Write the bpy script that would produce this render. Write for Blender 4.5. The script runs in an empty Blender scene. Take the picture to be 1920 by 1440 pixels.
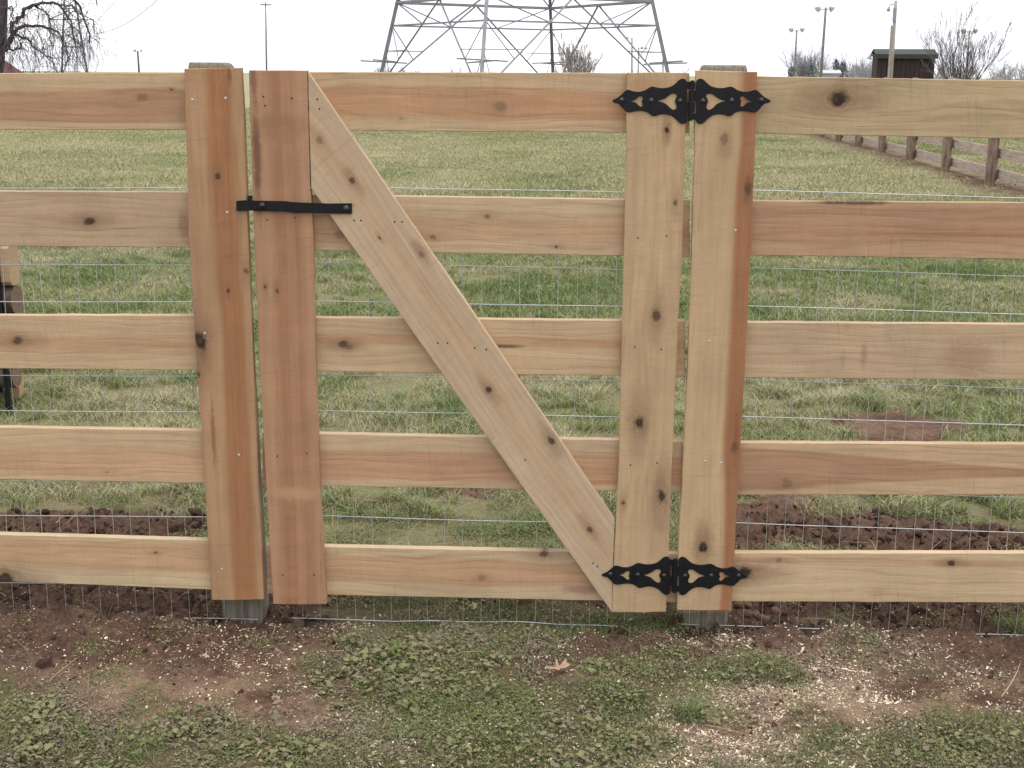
import bpy, bmesh, math, random
import numpy as np
from mathutils import Matrix, Vector, noise as mnoise

random.seed(7)
rng = np.random.default_rng(7)
scn = bpy.context.scene
COL = scn.collection
R = math.radians

# ------------------------------------------------------------------ camera
CAM_LOC = Vector((0.0, -3.43, 1.48))
PITCH, YAW, ROLL, FPX = R(13.4), R(1.6), R(0.44), 2459.0
CAM_ROT = (Matrix.Rotation(YAW, 3, 'Z') @ Matrix.Rotation(R(90) - PITCH, 3, 'X') @ Matrix.Rotation(ROLL, 3, 'Z'))
cd = bpy.data.cameras.new('camera')
cd.sensor_fit = 'HORIZONTAL'; cd.sensor_width = 36.0
cd.lens = FPX / 1920 * 36.0
cd.clip_start = 0.05; cd.clip_end = 6000
cam = bpy.data.objects.new('camera', cd); COL.objects.link(cam)
cam.matrix_world = Matrix.Translation(CAM_LOC) @ CAM_ROT.to_4x4()
scn.camera = cam

# ------------------------------------------------------------------ world, sun, exposure
SUN_DIR = Vector((0.20, -0.16, 0.96)).normalized()
world = bpy.data.worlds.new('World'); scn.world = world
world.use_nodes = True
wt = world.node_tree; wt.nodes.clear()
w_out = wt.nodes.new('ShaderNodeOutputWorld'); w_bg = wt.nodes.new('ShaderNodeBackground')
w_sky = wt.nodes.new('ShaderNodeTexSky'); w_sky.sky_type = 'NISHITA'; w_sky.sun_disc = False
w_sky.sun_elevation = math.asin(SUN_DIR.z)
w_sky.sun_rotation = math.atan2(SUN_DIR.x, SUN_DIR.y)
w_sky.air_density = 1.0; w_sky.dust_density = 4.0; w_sky.ozone_density = 1.0
w_hs = wt.nodes.new('ShaderNodeHueSaturation'); w_hs.inputs['Saturation'].default_value = 0.10
w_mix = wt.nodes.new('ShaderNodeMix'); w_mix.data_type = 'RGBA'
w_mix.inputs[0].default_value = 0.85
w_tc = wt.nodes.new('ShaderNodeTexCoord'); w_nz = wt.nodes.new('ShaderNodeTexNoise')
w_map = wt.nodes.new('ShaderNodeMapping'); w_map.inputs['Scale'].default_value = (1.5, 1.5, 6)
w_nz.inputs['Scale'].default_value = 1.6; w_nz.inputs['Detail'].default_value = 4
w_rmp = wt.nodes.new('ShaderNodeValToRGB')
w_rmp.color_ramp.elements[0].position = 0.36; w_rmp.color_ramp.elements[0].color = (0.52, 0.54, 0.60, 1)
w_rmp.color_ramp.elements[1].position = 0.62; w_rmp.color_ramp.elements[1].color = (1.0, 1.0, 1.02, 1)
w_mul = wt.nodes.new('ShaderNodeVectorMath'); w_mul.operation = 'SCALE'; w_mul.inputs['Scale'].default_value = 14.0
L = wt.links.new
L(w_tc.outputs['Generated'], w_map.inputs['Vector']); L(w_map.outputs[0], w_nz.inputs['Vector'])
L(w_nz.outputs[0], w_rmp.inputs[0]); L(w_rmp.outputs[0], w_mul.inputs[0])
L(w_sky.outputs[0], w_hs.inputs['Color'])
L(w_hs.outputs[0], w_mix.inputs[6]); L(w_mul.outputs[0], w_mix.inputs[7])
L(w_mix.outputs[2], w_bg.inputs['Color']); w_bg.inputs['Strength'].default_value = 0.10
L(w_bg.outputs[0], w_out.inputs['Surface'])

sd = bpy.data.lights.new('sun', 'SUN'); sd.energy = 1.5; sd.angle = R(28); sd.color = (1.0, 0.96, 0.90)
sun = bpy.data.objects.new('sun', sd); COL.objects.link(sun)
sun.rotation_euler = SUN_DIR.to_track_quat('Z', 'Y').to_euler()
scn.view_settings.view_transform = 'Standard'; scn.view_settings.look = 'None'
scn.view_settings.gamma = 1.0; scn.view_settings.use_curve_mapping = False
scn.view_settings.exposure = 0.60

# ------------------------------------------------------------------ surveying helpers
def ray(px, py):
    d = Vector(((px - 960) / FPX, -(py - 720) / FPX, -1.0))
    return CAM_ROT @ d
def on_y(px, py, Y):                       # point of the upright plane y = Y seen at (px, py)
    d = ray(px, py); t = (Y - CAM_LOC.y) / d.y
    return CAM_LOC + d * t
GROUND_Z = -0.047
def P3(px, py, dist):                      # point seen at (px, py), dist metres beyond the camera
    d = ray(px, py); return CAM_LOC + d*(dist/d.y)
def on_g(px, py, z=GROUND_Z):                   # point of the level plane at height z
    d = ray(px, py); t = (z - CAM_LOC.z) / d.z
    return CAM_LOC + d * t

# ------------------------------------------------------------------ object helpers
WM = {}
def tag(o, label=None, cat=None, group=None, kind=None):
    if label: o['label'] = label
    if cat: o['category'] = cat
    if group: o['group'] = group
    if kind: o['kind'] = kind
    return o
def attach(o, wm, parent=None):
    COL.objects.link(o)
    if parent is not None:
        o.parent = parent
        o.matrix_parent_inverse = WM[parent].inverted()
    o.matrix_basis = wm
    WM[o] = wm.copy()
    return o
def empty(name, loc, label, cat, group=None):
    o = bpy.data.objects.new(name, None); o.empty_display_size = 0.2
    attach(o, Matrix.Translation(loc)); tag(o, label, cat, group)
    return o
def mesh_obj(name, verts, faces, mat, parent=None, wm=None, smooth=False, local=False):
    me = bpy.data.meshes.new(name)
    if wm is None:
        wm = Matrix.Identity(4) if parent is None else Matrix.Translation(WM[parent].translation)
    if not local:
        inv = wm.inverted(); verts = [inv @ Vector(v) for v in verts]
    me.from_pydata([tuple(v) for v in verts], [], faces)
    me.update()
    if mat: me.materials.append(mat)
    if smooth:
        me.polygons.foreach_set('use_smooth', [True] * len(me.polygons))
    o = bpy.data.objects.new(name, me)
    return attach(o, wm, parent)

class MB:
    def __init__(s): s.v = []; s.f = []
    def box(s, c, sx, sy, sz, rot=None):
        n = len(s.v); c = Vector(c)
        for dx, dy, dz in ((-1,-1,-1),(1,-1,-1),(1,1,-1),(-1,1,-1),(-1,-1,1),(1,-1,1),(1,1,1),(-1,1,1)):
            p = Vector((dx*sx/2, dy*sy/2, dz*sz/2))
            if rot is not None: p = rot @ p
            s.v.append(c + p)
        for f in ((0,3,2,1),(4,5,6,7),(0,1,5,4),(1,2,6,5),(2,3,7,6),(3,0,4,7)): s.f.append(tuple(n+i for i in f))
    def tube(s, pts, rads, sides=6, cap=True):
        n0 = len(s.v); pts = [Vector(p) for p in pts]
        if not hasattr(rads, '__len__'): rads = [rads]*len(pts)
        prev = None
        for i, p in enumerate(pts):
            a = pts[max(i-1,0)]; b = pts[min(i+1,len(pts)-1)]
            t = (b-a)
            if t.length < 1e-9: t = Vector((0,0,1))
            t.normalize()
            if prev is None:
                u = t.orthogonal().normalized()
            else:
                u = prev - t*prev.dot(t)
                u = u.normalized() if u.length > 1e-6 else t.orthogonal().normalized()
            prev = u; w = t.cross(u)
            for k in range(sides):
                an = 2*math.pi*k/sides
                s.v.append(p + (u*math.cos(an)+w*math.sin(an))*rads[i])
        for i in range(len(pts)-1):
            for k in range(sides):
                a = n0+i*sides+k; b = n0+i*sides+(k+1)%sides
                s.f.append((a,b,b+sides,a+sides))
        if cap:
            s.f.append(tuple(n0+k for k in reversed(range(sides))))
            e = n0+(len(pts)-1)*sides
            s.f.append(tuple(e+k for k in range(sides)))
    def build(s, name, mat, parent=None, smooth=False, wm=None):
        return mesh_obj(name, s.v, s.f, mat, parent, wm, smooth)

# ------------------------------------------------------------------ node helpers
class NT:
    def __init__(s, name, rough=0.8, spec=0.25):
        s.mat = bpy.data.materials.new(name); s.mat.use_nodes = True
        s.t = s.mat.node_tree; s.t.nodes.clear()
        s.out = s.t.nodes.new('ShaderNodeOutputMaterial')
        s.b = s.t.nodes.new('ShaderNodeBsdfPrincipled')
        s.b.inputs['Roughness'].default_value = rough
        s.b.inputs['Specular IOR Level'].default_value = spec
        s.t.links.new(s.b.outputs[0], s.out.inputs[0])
    def put(s, sock, v):
        if v is None: return
        if isinstance(v, bpy.types.NodeSocket): s.t.links.new(v, sock)
        else:
            if sock.type == 'RGBA' and len(v) == 3: v = (*v, 1)
            sock.default_value = v
    def m(s, op, a, b=None, c=None, clamp=False):
        n = s.t.nodes.new('ShaderNodeMath'); n.operation = op; n.use_clamp = clamp
        for i, v in enumerate((a, b, c)):
            if v is not None: s.put(n.inputs[i], v)
        return n.outputs[0]
    def add(s,a,b): return s.m('ADD',a,b)
    def sub(s,a,b): return s.m('SUBTRACT',a,b)
    def mul(s,a,b): return s.m('MULTIPLY',a,b)
    def vec(s, x, y, z):
        n = s.t.nodes.new('ShaderNodeCombineXYZ')
        for i, v in enumerate((x,y,z)): s.put(n.inputs[i], v)
        return n.outputs[0]
    def obj(s):
        n = s.t.nodes.new('ShaderNodeTexCoord'); q = s.t.nodes.new('ShaderNodeSeparateXYZ')
        s.t.links.new(n.outputs['Object'], q.inputs[0])
        return n.outputs['Object'], q.outputs
    def noise(s, vec, scale=1.0, detail=3, rough=0.5, dist=0.0, col=False):
        n = s.t.nodes.new('ShaderNodeTexNoise'); s.put(n.inputs['Vector'], vec)
        n.inputs['Scale'].default_value = scale; n.inputs['Detail'].default_value = detail
        n.inputs['Roughness'].default_value = rough; n.inputs['Distortion'].default_value = dist
        return n.outputs[1] if col else n.outputs[0]
    def voro(s, vec, scale, feature='F1', out=0):
        n = s.t.nodes.new('ShaderNodeTexVoronoi'); n.feature = feature; s.put(n.inputs['Vector'], vec)
        n.inputs['Scale'].default_value = scale
        return n.outputs[out]
    def step(s, x, e0, e1, v0=0.0, v1=1.0):
        n = s.t.nodes.new('ShaderNodeMapRange'); n.interpolation_type = 'SMOOTHSTEP'
        s.put(n.inputs[0], x)
        for i, v in enumerate((e0,e1,v0,v1)): s.put(n.inputs[1+i], v)
        return n.outputs[0]
    def mix(s, f, a, b, mode='MIX'):
        n = s.t.nodes.new('ShaderNodeMix'); n.data_type = 'RGBA'; n.blend_type = mode
        s.put(n.inputs[0], f); s.put(n.inputs[6], a); s.put(n.inputs[7], b)
        return n.outputs[2]
    def attr(s, name, typ='GEOMETRY', out=2):
        n = s.t.nodes.new('ShaderNodeAttribute'); n.attribute_name = name; n.attribute_type = typ
        return n.outputs[out]
    def bright(s, col, f):
        n = s.t.nodes.new('ShaderNodeVectorMath'); n.operation = 'SCALE'
        s.put(n.inputs[0], col); s.put(n.inputs['Scale'], f)
        return n.outputs[0]
    def color(s, c): s.put(s.b.inputs['Base Color'], c)
    def bump(s, h, strength=0.3, dist=0.002):
        n = s.t.nodes.new('ShaderNodeBump'); n.inputs['Strength'].default_value = strength
        n.inputs['Distance'].default_value = dist; s.put(n.inputs['Height'], h)
        s.t.links.new(n.outputs[0], s.b.inputs['Normal'])

def plain(name, col, rough=0.7, spec=0.3, metal=0.0, var=0.15, scale=6.0, bump=0.0):
    n = NT(name, rough, spec); v, _ = n.obj()
    k = n.noise(v, scale, 4, 0.6)
    n.color(n.bright(col, n.step(k, 0.25, 0.75, 0.84*(1-var), 0.84*(1+var))))
    n.b.inputs['Metallic'].default_value = metal
    if bump: n.bump(k, bump, 0.003)
    return n.mat

# ------------------------------------------------------------------ sawn timber
SAP = (0.485, 0.365, 0.232); SAPW = (0.60, 0.46, 0.30); PINK = (0.40, 0.252, 0.158)
HEART = (0.40, 0.235, 0.135); ORANGE = (0.40, 0.205, 0.088); ROSE = (0.375, 0.205, 0.125)

def wood(name, sap=SAP, heart=PINK, c=(0,0), w=(0,0), soft=0.006, wob=0.02, knots=(), streaks=(), stains_shade=(), seed=0.0,
         ring=0.10, dirt=0.12, saw=0.026):
    """c, w: centre and half-width of the heartwood band as (value at mid board, change per metre)."""
    n = NT(name, 0.78, 0.22); vec, o = n.obj()
    u, t, v = o[0], o[1], o[2]
    low = n.sub(n.noise(n.vec(n.mul(u, 1.6), seed, n.mul(v, 3.0)), 1.0, 2), 0.5)
    vw = n.add(v, n.mul(low, wob))
    for (ku, kv, r, dark) in knots:
        du = n.mul(n.sub(u, ku), 0.40); dv = n.sub(v, kv)
        d2 = n.add(n.mul(du, du), n.mul(dv, dv))
        g = n.m('DIVIDE', 0.75, n.add(1.0, n.mul(d2, 1.0/(3.2*r*r))))
        vw = n.sub(vw, n.mul(dv, g))
    # figure of the grain
    warp = n.noise(n.vec(n.mul(u, 2.3), n.add(n.mul(t, 9.0), seed*3+5), n.mul(vw, 16.0)), 1.0, 3, 0.55)
    ph = n.add(n.mul(vw, 260.0), n.mul(warp, 26.0))
    rings = n.m('POWER', n.add(n.mul(n.m('SINE', ph), 0.5), 0.5), 2.5)
    amp = n.step(n.noise(n.vec(n.mul(u, 3.0), seed+2, n.mul(v, 18.0)), 1.0, 2), 0.38, 0.7)
    fine = n.noise(n.vec(n.mul(u, 9.0), n.mul(t, 300.0), n.mul(vw, 420.0)), 1.0, 3, 0.65)
    mid = n.noise(n.vec(n.mul(u, 2.0), n.add(n.mul(t, 40.0), seed), n.mul(vw, 70.0)), 1.0, 4, 0.6)
    blot = n.noise(n.vec(n.mul(u, 5.0), seed*2, n.mul(v, 9.0)), 1.0, 4, 0.6)
    col = sap
    if w[0] > 0 or w[1] != 0:
        cc = n.add(n.mul(u, c[1]), c[0]); ww = n.add(n.mul(u, w[1]), w[0])
        dist = n.sub(n.m('ABSOLUTE', n.sub(vw, cc)), ww)
        h = n.step(dist, -soft, soft, 1.0, 0.0)
        edge = n.step(n.m('ABSOLUTE', n.add(dist, soft*1.4)), 0.0, soft*2.2, 0.18, 0.0)
        col = n.mix(h, sap, heart)
        col = n.mix(edge, col, tuple(x*0.8 for x in heart))
    for (sv, sw, scol, st, swob) in streaks:
        d = n.m('ABSOLUTE', n.sub(n.add(v, n.mul(low, swob)), sv))
        k = n.step(d, sw*0.55, sw*1.15, st, 0.0)
        col = n.mix(k, col, scol)
    f = n.add(n.step(mid, 0.2, 0.8, 0.90, 1.09), n.step(fine, 0.2, 0.8, -0.035, 0.035))
    f = n.mul(f, n.step(blot, 0.25, 0.8, 1.05, 1.0-dirt))
    col = n.bright(col, f)
    k = n.mul(n.mul(rings, amp), ring*2.2)
    col = n.mix(k, col, n.mix(1.0, col, (0.62, 0.47, 0.36), 'MULTIPLY'))
    crk = n.step(n.noise(n.vec(n.mul(u, 7.0), n.add(n.mul(t, 60.0), seed+4), n.mul(vw, 240.0)), 1.0, 4, 0.6), 0.60, 0.72)
    crk = n.mul(crk, n.step(n.noise(n.vec(n.mul(u, 1.7), seed+6, n.mul(v, 12.0)), 1.0, 3, .6), 0.42, 0.62, 0.08, 0.42))
    col = n.mix(crk, col, n.mix(1.0, col, (0.52, 0.40, 0.33), 'MULTIPLY'))
    # band-saw chatter across the board
    us = n.add(u, n.mul(v, 0.10))
    sw1 = n.noise(n.vec(n.mul(us, 330.0), seed, n.mul(v, 22.0)), 1.0, 2, 0.6)
    sw2 = n.noise(n.vec(n.mul(us, 30.0), seed+9, n.mul(v, 14.0)), 1.0, 3, 0.6)
    col = n.bright(col, n.add(n.step(sw1, 0.25, 0.75, 1-saw, 1+saw), n.step(sw2, 0.3, 0.7, -saw*0.8, saw*0.8)))
    sw3 = n.mul(n.step(n.noise(n.vec(n.mul(us, 95.0), seed+14, n.mul(v, 6.0)), 1.0, 2, 0.5), 0.60, 0.70), n.step(n.noise(n.vec(n.mul(u, 4.0), seed+15, n.mul(v, 20.0)), 1.0, 3, .6), 0.42, 0.60, 0.0, 0.10))
    col = n.bright(col, n.sub(1.0, sw3))
    for (su, sv, ru, rv, scol, st) in stains_shade:
        a = n.m('DIVIDE', n.sub(u, su), ru); b = n.m('DIVIDE', n.sub(v, sv), rv)
        d = n.m('SQRT', n.add(n.mul(a,a), n.mul(b,b)))
        d = n.add(d, n.mul(n.sub(n.noise(n.vec(n.mul(u,55.0),seed,n.mul(v,70.0)),1.0,4,0.65),0.5), 1.3))
        col = n.mix(n.step(d, 0.35, 1.25, st, 0.0), col, scol)
    for (ku, kv, r, dark) in knots:
        wx = n.noise(n.vec(n.mul(u, 0.35/r), seed+ku*7, n.mul(v, 0.5/r)), 1.0, 4, 0.65)
        wy = n.noise(n.vec(n.mul(u, 1.1/r), seed+kv*9, n.mul(v, 1.6/r)), 1.0, 3, 0.6)
        wob_ = n.add(n.mul(n.sub(wx, 0.5), r*1.7), n.mul(n.sub(wy, 0.5), r*0.9))
        du = n.sub(u, ku); dv = n.sub(v, kv)
        d = n.add(n.m('SQRT', n.add(n.mul(n.mul(du,du),0.55), n.mul(dv,dv))), wob_)
        dl = n.add(n.m('SQRT', n.add(n.mul(n.mul(du,du),0.10), n.mul(dv,dv))), wob_)
        col = n.mix(n.mul(n.step(dl, r*0.6, r*3.1, 0.62*dark, 0.0), n.step(mid, 0.25, 0.75, 0.45, 1.25)), col, (0.20, 0.115, 0.070))
        rk = n.mul(n.add(n.mul(n.m('SINE', n.mul(d, 13.0/r)), 0.5), 0.5), n.step(d, r*1.1, r*2.4, 0.30*dark, 0.0))
        col = n.mix(rk, col, (0.16, 0.09, 0.055))
        col = n.mix(n.step(d, r*0.45, r*1.25, dark, 0.0), col, (0.030, 0.019, 0.016))
        col = n.mix(n.mul(n.step(d, r*0.1, r*0.7, 0.7*dark, 0.0), n.step(wy, 0.42, 0.62)), col, (0.105, 0.060, 0.040))
    n.color(n.mix(1.0, col, (0.975, 0.925, 0.885), 'MULTIPLY'))
    hgt = n.add(n.add(n.mul(fine, 0.7), n.mul(sw1, 0.6)), n.add(n.mul(rings, -0.35), n.mul(crk, -1.2)))
    n.bump(hgt, 0.6, 0.0014)
    return n.mat

def resample(pts, step):
    out = []
    for i in range(len(pts)):
        a = Vector(pts[i]); b = Vector(pts[(i+1) % len(pts)])
        k = max(1, int((b-a).length/step))
        for j in range(k): out.append(a + (b-a)*(j/k))
    return out

def axes(kind, A=None, B=None):
    y = Vector((0,1,0))
    if kind == 'h': x = Vector((1,0,0))
    elif kind == 'v': x = Vector((0,0,-1))
    else:
        x = (B - A); x.y = 0; x.normalize()
    z = x.cross(y)
    return x, y, z

def board(name, outline, Y, thick, kind, parent, mat_fn=None, mat=None, ab=None, cham=0.0016, rag=0.0008, label=None, seed=0):
    """A sawn board: its face outline (pixels of the survey) put on the plane y = Y, given its thickness."""
    P = [on_y(px, py, Y) for px, py in outline]
    cen = sum(P, Vector())/len(P)
    if ab: x, y, z = axes('d', on_y(*ab[0], Y), on_y(*ab[1], Y))
    else: x, y, z = axes(kind)
    wm = Matrix(((x.x,y.x,z.x,cen.x),(x.y,y.y,z.y,cen.y),(x.z,y.z,z.z,cen.z),(0,0,0,1)))
    inv = wm.inverted()
    loc = [inv @ p for p in P]
    pts = [Vector((p.x, p.z)) for p in loc]
    area = sum(pts[i].x*pts[(i+1)%len(pts)].y - pts[(i+1)%len(pts)].x*pts[i].y for i in range(len(pts)))
    if area < 0: pts.reverse()
    corners = set()
    ring = resample(pts, 0.018)
    N = len(ring)
    nor = []
    for i in range(N):
        a = ring[i-1]; b = ring[(i+1)%N]; d = (b-a).normalized()
        nor.append(Vector((d.y, -d.x)))
    R0 = []
    for i, p in enumerate(ring):
        q = mnoise.noise(Vector((p.x*14+seed*7.1, p.y*14, seed*1.7)))*rag + mnoise.noise(Vector((p.x*70, p.y*70+seed, 3)))*rag*0.7
        R0.append(p + nor[i]*q)
    inn = [R0[i] - nor[i]*cham*(1+0.6*mnoise.noise(Vector((ring[i].x*40, ring[i].y*40, seed)))) for i in range(N)]
    V = []
    for p in inn: V.append(Vector((p.x, 0, p.y)))
    for p in R0: V.append(Vector((p.x, cham, p.y)))
    for p in R0: V.append(Vector((p.x, thick-cham, p.y)))
    for p in inn: V.append(Vector((p.x, thick, p.y)))
    F = [tuple(range(N)), tuple(reversed(range(3*N, 4*N)))]
    for r in range(3):
        for i in range(N):
            j = (i+1) % N
            F.append((r*N+i, (r+1)*N+i, (r+1)*N+j, r*N+j))
    if mat is None:
        def uv(px, py):
            q = inv @ on_y(px, py, Y); return q.x, q.z
        mat = mat_fn(uv)
    o = mesh_obj(name, V, F, mat, parent, wm, local=True)
    if label: o['label'] = label
    o['_uvinfo'] = 0; del o['_uvinfo']
    return o

def CS(uv, a, b):
    """band centre line through two pixels: (value at mid board, change per metre)"""
    (u0, v0), (u1, v1) = uv(*a), uv(*b); k = (v1-v0)/(u1-u0)
    return (v0-k*u0, k)
def K(uv, lst):
    """knots: (px, py, radius px, darkness)"""
    out = []
    for px, py, r, d in lst:
        a, b = uv(px, py); out.append((a, b, r/735.0, d))
    return out
def ST(uv, lst):
    out = []
    for px, py, ru, rv, col, s in lst:
        a, b = uv(px, py); out.append((a, b, ru/735.0, rv/735.0, col, s))
    return out

# ================================================================== NUMPY NOISE
def vnoise(x, y, seed=0):
    xi = np.floor(x).astype(np.int64); yi = np.floor(y).astype(np.int64)
    xf = x-xi; yf = y-yi
    def h(a, b):
        n = (a*374761393 + b*668265263 + seed*974634777) & 0xffffffff
        n = ((n ^ (n >> 13))*1274126177) & 0xffffffff
        n = (n ^ (n >> 16)) & 0xffffffff
        return n/4294967295.0
    u = xf*xf*(3-2*xf); w = yf*yf*(3-2*yf)
    return (h(xi,yi)*(1-u)+h(xi+1,yi)*u)*(1-w) + (h(xi,yi+1)*(1-u)+h(xi+1,yi+1)*u)*w
def fbm(x, y, freq, oct=4, seed=0, gain=0.5):
    s = 0; a = 1; t = 0
    for k in range(oct):
        s = s + a*vnoise(x*freq+17.3*k, y*freq-9.1*k, seed+k); t += a; a *= gain; freq *= 2.03
    return s/t

def blobs(X, Y, lst):
    m = np.zeros_like(X)
    for (px, py, rx, ry, st) in lst:
        c = on_g(px, py)
        wx = abs(on_g(px+rx, py).x - c.x); wy = abs(on_g(px, py-ry).y - on_g(px, py+ry).y)/2
        d = ((X-c.x)/wx)**2 + ((Y-c.y)/wy)**2
        m = np.maximum(m, st*np.exp(-d*d*0.7))
    return m

SOIL = [(200,1210,430,75,1),(500,1235,190,85,1),(330,1290,260,60,.95),(100,1170,330,50,1),(430,1160,130,35,1),
        (150,1095,330,55,1),(330,1060,200,45,.9),(60,985,130,32,.85),(250,985,150,26,.95),(350,975,60,20,.7),
        (1500,1220,300,65,1),(1650,1310,250,62,.95),(1850,1230,180,90,1),(1290,1195,170,35,.95),(1120,1215,130,32,.95),
        (1080,1262,110,22,.8),(1450,1110,130,50,1),(1650,1120,250,45,1),(1880,1110,120,40,.85),(1450,985,110,50,1),(1600,1000,190,38,1),
        (1780,1010,150,32,.9),(1480,945,90,26,.95),(1690,800,130,26,1.1),(1560,800,60,10,.7),(1180,1120,100,26,.9),(560,1120,80,28,.9),
        (680,940,110,16,.6),(950,1115,90,22,.6),(880,930,80,14,.5),(1420,1370,170,60,.7),(700,1380,110,50,.45),(1480,1300,180,50,.85),(520,1330,130,30,.7)]
# reddish bare strip along the old fence in the field
CHIPS = [(1150,1390,330,60,.5),(1640,1400,280,50,.5),(1000,1260,200,60,.3),(300,1230,300,80,.28),(1400,1375,200,75,1.9),(1490,1315,200,50,1.5),(1310,1410,170,40,1.7),(720,1375,110,45,1.1),(1560,1420,120,30,1.1),(1500,1225,300,45,.85),(1300,1200,120,30,.55),(1680,1260,230,60,.65),(1700,1350,170,60,.5),
         (520,1225,170,70,.55),(400,1290,240,60,.32),(620,1180,120,25,.3),(700,1370,130,50,.6),(1080,1215,150,40,.45),(1820,1300,150,70,.45),
         (200,1200,250,60,.12),(1000,1300,260,60,.2),(1230,1230,110,60,.4),(480,1110,200,30,.22),(1180,1140,120,22,.35),(1650,1110,260,40,.12),(1500,1400,330,50,.5),(860,1410,240,40,.35)]

# ================================================================== GROUND
def axis(fine0, fine1, step, lo, hi, grow=1.12):
    a = list(np.arange(fine0, fine1+1e-9, step))
    s = step; x = a[-1]
    while x < hi: s *= grow; x += s; a.append(min(x, hi))
    s = step; x = a[0]; b = []
    while x > lo: s *= grow; x -= s; b.append(max(x, lo))
    return np.array(b[::-1]+a)
gx = axis(-2.0, 2.0, 0.0125, -2500, 2500, 1.10)
gy = axis(-1.15, 1.7, 0.0115, -400, 3000, 1.08)
GX, GY = np.meshgrid(gx, gy)
OLD_A = on_g(1857, 343); OLD_B = on_g(1622, 274)
old_dir = (OLD_B - OLD_A); old_dir.z = 0; old_dir.normalize()
def soil_mask(X, Y):
    m = blobs(X, Y, SOIL)
    n = fbm(X, Y, 5.0, 5, 3, 0.6)
    s = np.clip((m - 0.5 + (n-0.5)*1.5)/0.22 + 0.5, 0, 1)
    # along the old fence
    rx = X-OLD_A.x; ry = Y-OLD_A.y
    d = np.abs(rx*old_dir.y - ry*old_dir.x)
    n2 = fbm(X, Y, 1.3, 4, 11, 0.6)
    s2 = np.clip((0.66 - d + (n2-0.5)*2.0)/0.25, 0, 1)*(Y > 8)
    return np.maximum(s, s2)
def base_h(X, Y):
    h = GROUND_Z + (fbm(X, Y, 0.9, 3, 21)-0.5)*0.03
    h += 0.020*np.exp(-((X+1.55)/0.35)**2 - ((Y+0.02)/0.12)**2)      # spoil banked against the wire on the left
    h += 0.008*np.exp(-((X-0.95)/0.25)**2 - ((Y+0.02)/0.12)**2)
    h -= 0.016*np.exp(-(np.clip(np.abs(X+0.2)-0.5, 0, 9)/0.1)**2 - ((Y-0.03)/0.13)**2)          # trodden hollow under the gate
    h += (fbm(X, Y, 0.05, 2, 5)-0.5)*0.20*np.clip((Y-8)/25, 0, 1) - 0.0060*np.clip(Y-26, 0, 900)
    return h
def ground_h(X, Y):
    near = np.clip((8-np.abs(Y))/4, 0, 1)*np.clip((8-np.abs(X))/4, 0, 1)
    s = soil_mask(X, Y)
    h = base_h(X, Y)
    clod = fbm(X, Y, 16, 4, 31, 0.55)
    clod2 = 1-np.abs(2*fbm(X, Y, 30, 3, 41, 0.55)-1)
    loose = np.clip(s*np.exp(-((Y-0.45)/0.62)**2)*1.2, 0, 1)*np.clip((Y+0.30)/0.3, 0.12, 1)       # freshly dug close to the wire
    h += near*((fbm(X, Y, 6, 4, 51)-0.5)*0.03 + s*(clod-0.5)*0.018 + loose*((clod-0.52)*0.075 + (clod2-0.55)*0.034) - s*0.006)
    return h
GZ = ground_h(GX, GY)
ny, nx = GX.shape
co = np.stack([GX, GY, GZ], -1).reshape(-1, 3)
me = bpy.data.meshes.new('ground')
idx = np.arange(nx*ny).reshape(ny, nx)
quads = np.stack([idx[:-1,:-1], idx[:-1,1:], idx[1:,1:], idx[1:,:-1]], -1).reshape(-1, 4)
me.vertices.add(len(co)); me.vertices.foreach_set('co', co.ravel())
me.loops.add(quads.size); me.loops.foreach_set('vertex_index', quads.ravel())
me.polygons.add(len(quads)); me.polygons.foreach_set('loop_start', np.arange(len(quads))*4)
me.polygons.foreach_set('use_smooth', np.ones(len(quads), bool))
me.update(); me.validate()
at = me.attributes.new('soil', 'FLOAT', 'POINT'); at.data.foreach_set('value', soil_mask(GX, GY).ravel().astype(np.float32))
def chips_mask(X, Y):
    m_ = blobs(X, Y, CHIPS)
    return m_*np.clip((fbm(X, Y, 6, 4, 141, .6)-.18)*2.4, .3, 1.4)
dm_ = np.clip((chips_mask(GX, GY)-0.45)*0.8, 0, 1)
at = me.attributes.new('dust', 'FLOAT', 'POINT'); at.data.foreach_set('value', dm_.ravel().astype(np.float32))
TROD = [(330,1300,210,50,.9),(530,1330,150,34,.8),(1780,1285,150,48,.9),(1680,1340,160,34,.7),(610,1225,90,40,.6),(1080,1262,100,18,.6),(120,1290,120,30,.5)]
at = me.attributes.new('trod', 'FLOAT', 'POINT'); at.data.foreach_set('value', (blobs(GX, GY, TROD)*np.clip((fbm(GX,GY,7,4,221,.6)-.3)*3,0,1)).ravel().astype(np.float32))
gmat = NT('earth_and_turf', 0.95, 0.12); gv, go = gmat.obj()
s_ = gmat.attr('soil')
n1 = gmat.noise(gv, 9.0, 6, 0.65); n2 = gmat.noise(gv, 60.0, 5, 0.7); n3 = gmat.noise(gv, 1.7, 4, 0.6); n4 = gmat.noise(gv, 240.0, 3, 0.7)
soil_c = gmat.mix(gmat.step(n1, 0.3, 0.72), (0.068, 0.037, 0.025), (0.172, 0.105, 0.072))
soil_c = gmat.mix(gmat.step(n3, 0.42, 0.68, 0, 0.6), soil_c, (0.245, 0.172, 0.130))
soil_c = gmat.bright(soil_c, gmat.step(n2, 0.25, 0.75, 0.62, 1.35))
moist = gmat.mul(gmat.step(gmat.m('ABSOLUTE', gmat.sub(go[1], 0.42)), 0.45, 1.0, 1.0, 0.0), gmat.step(n3, 0.3, 0.6, 0.45, 1.0))
soil_c = gmat.mix(gmat.mul(moist, 0.75), soil_c, gmat.mix(gmat.step(n2,0.3,0.7), (0.040,0.022,0.015), (0.095,0.054,0.038)))
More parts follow.
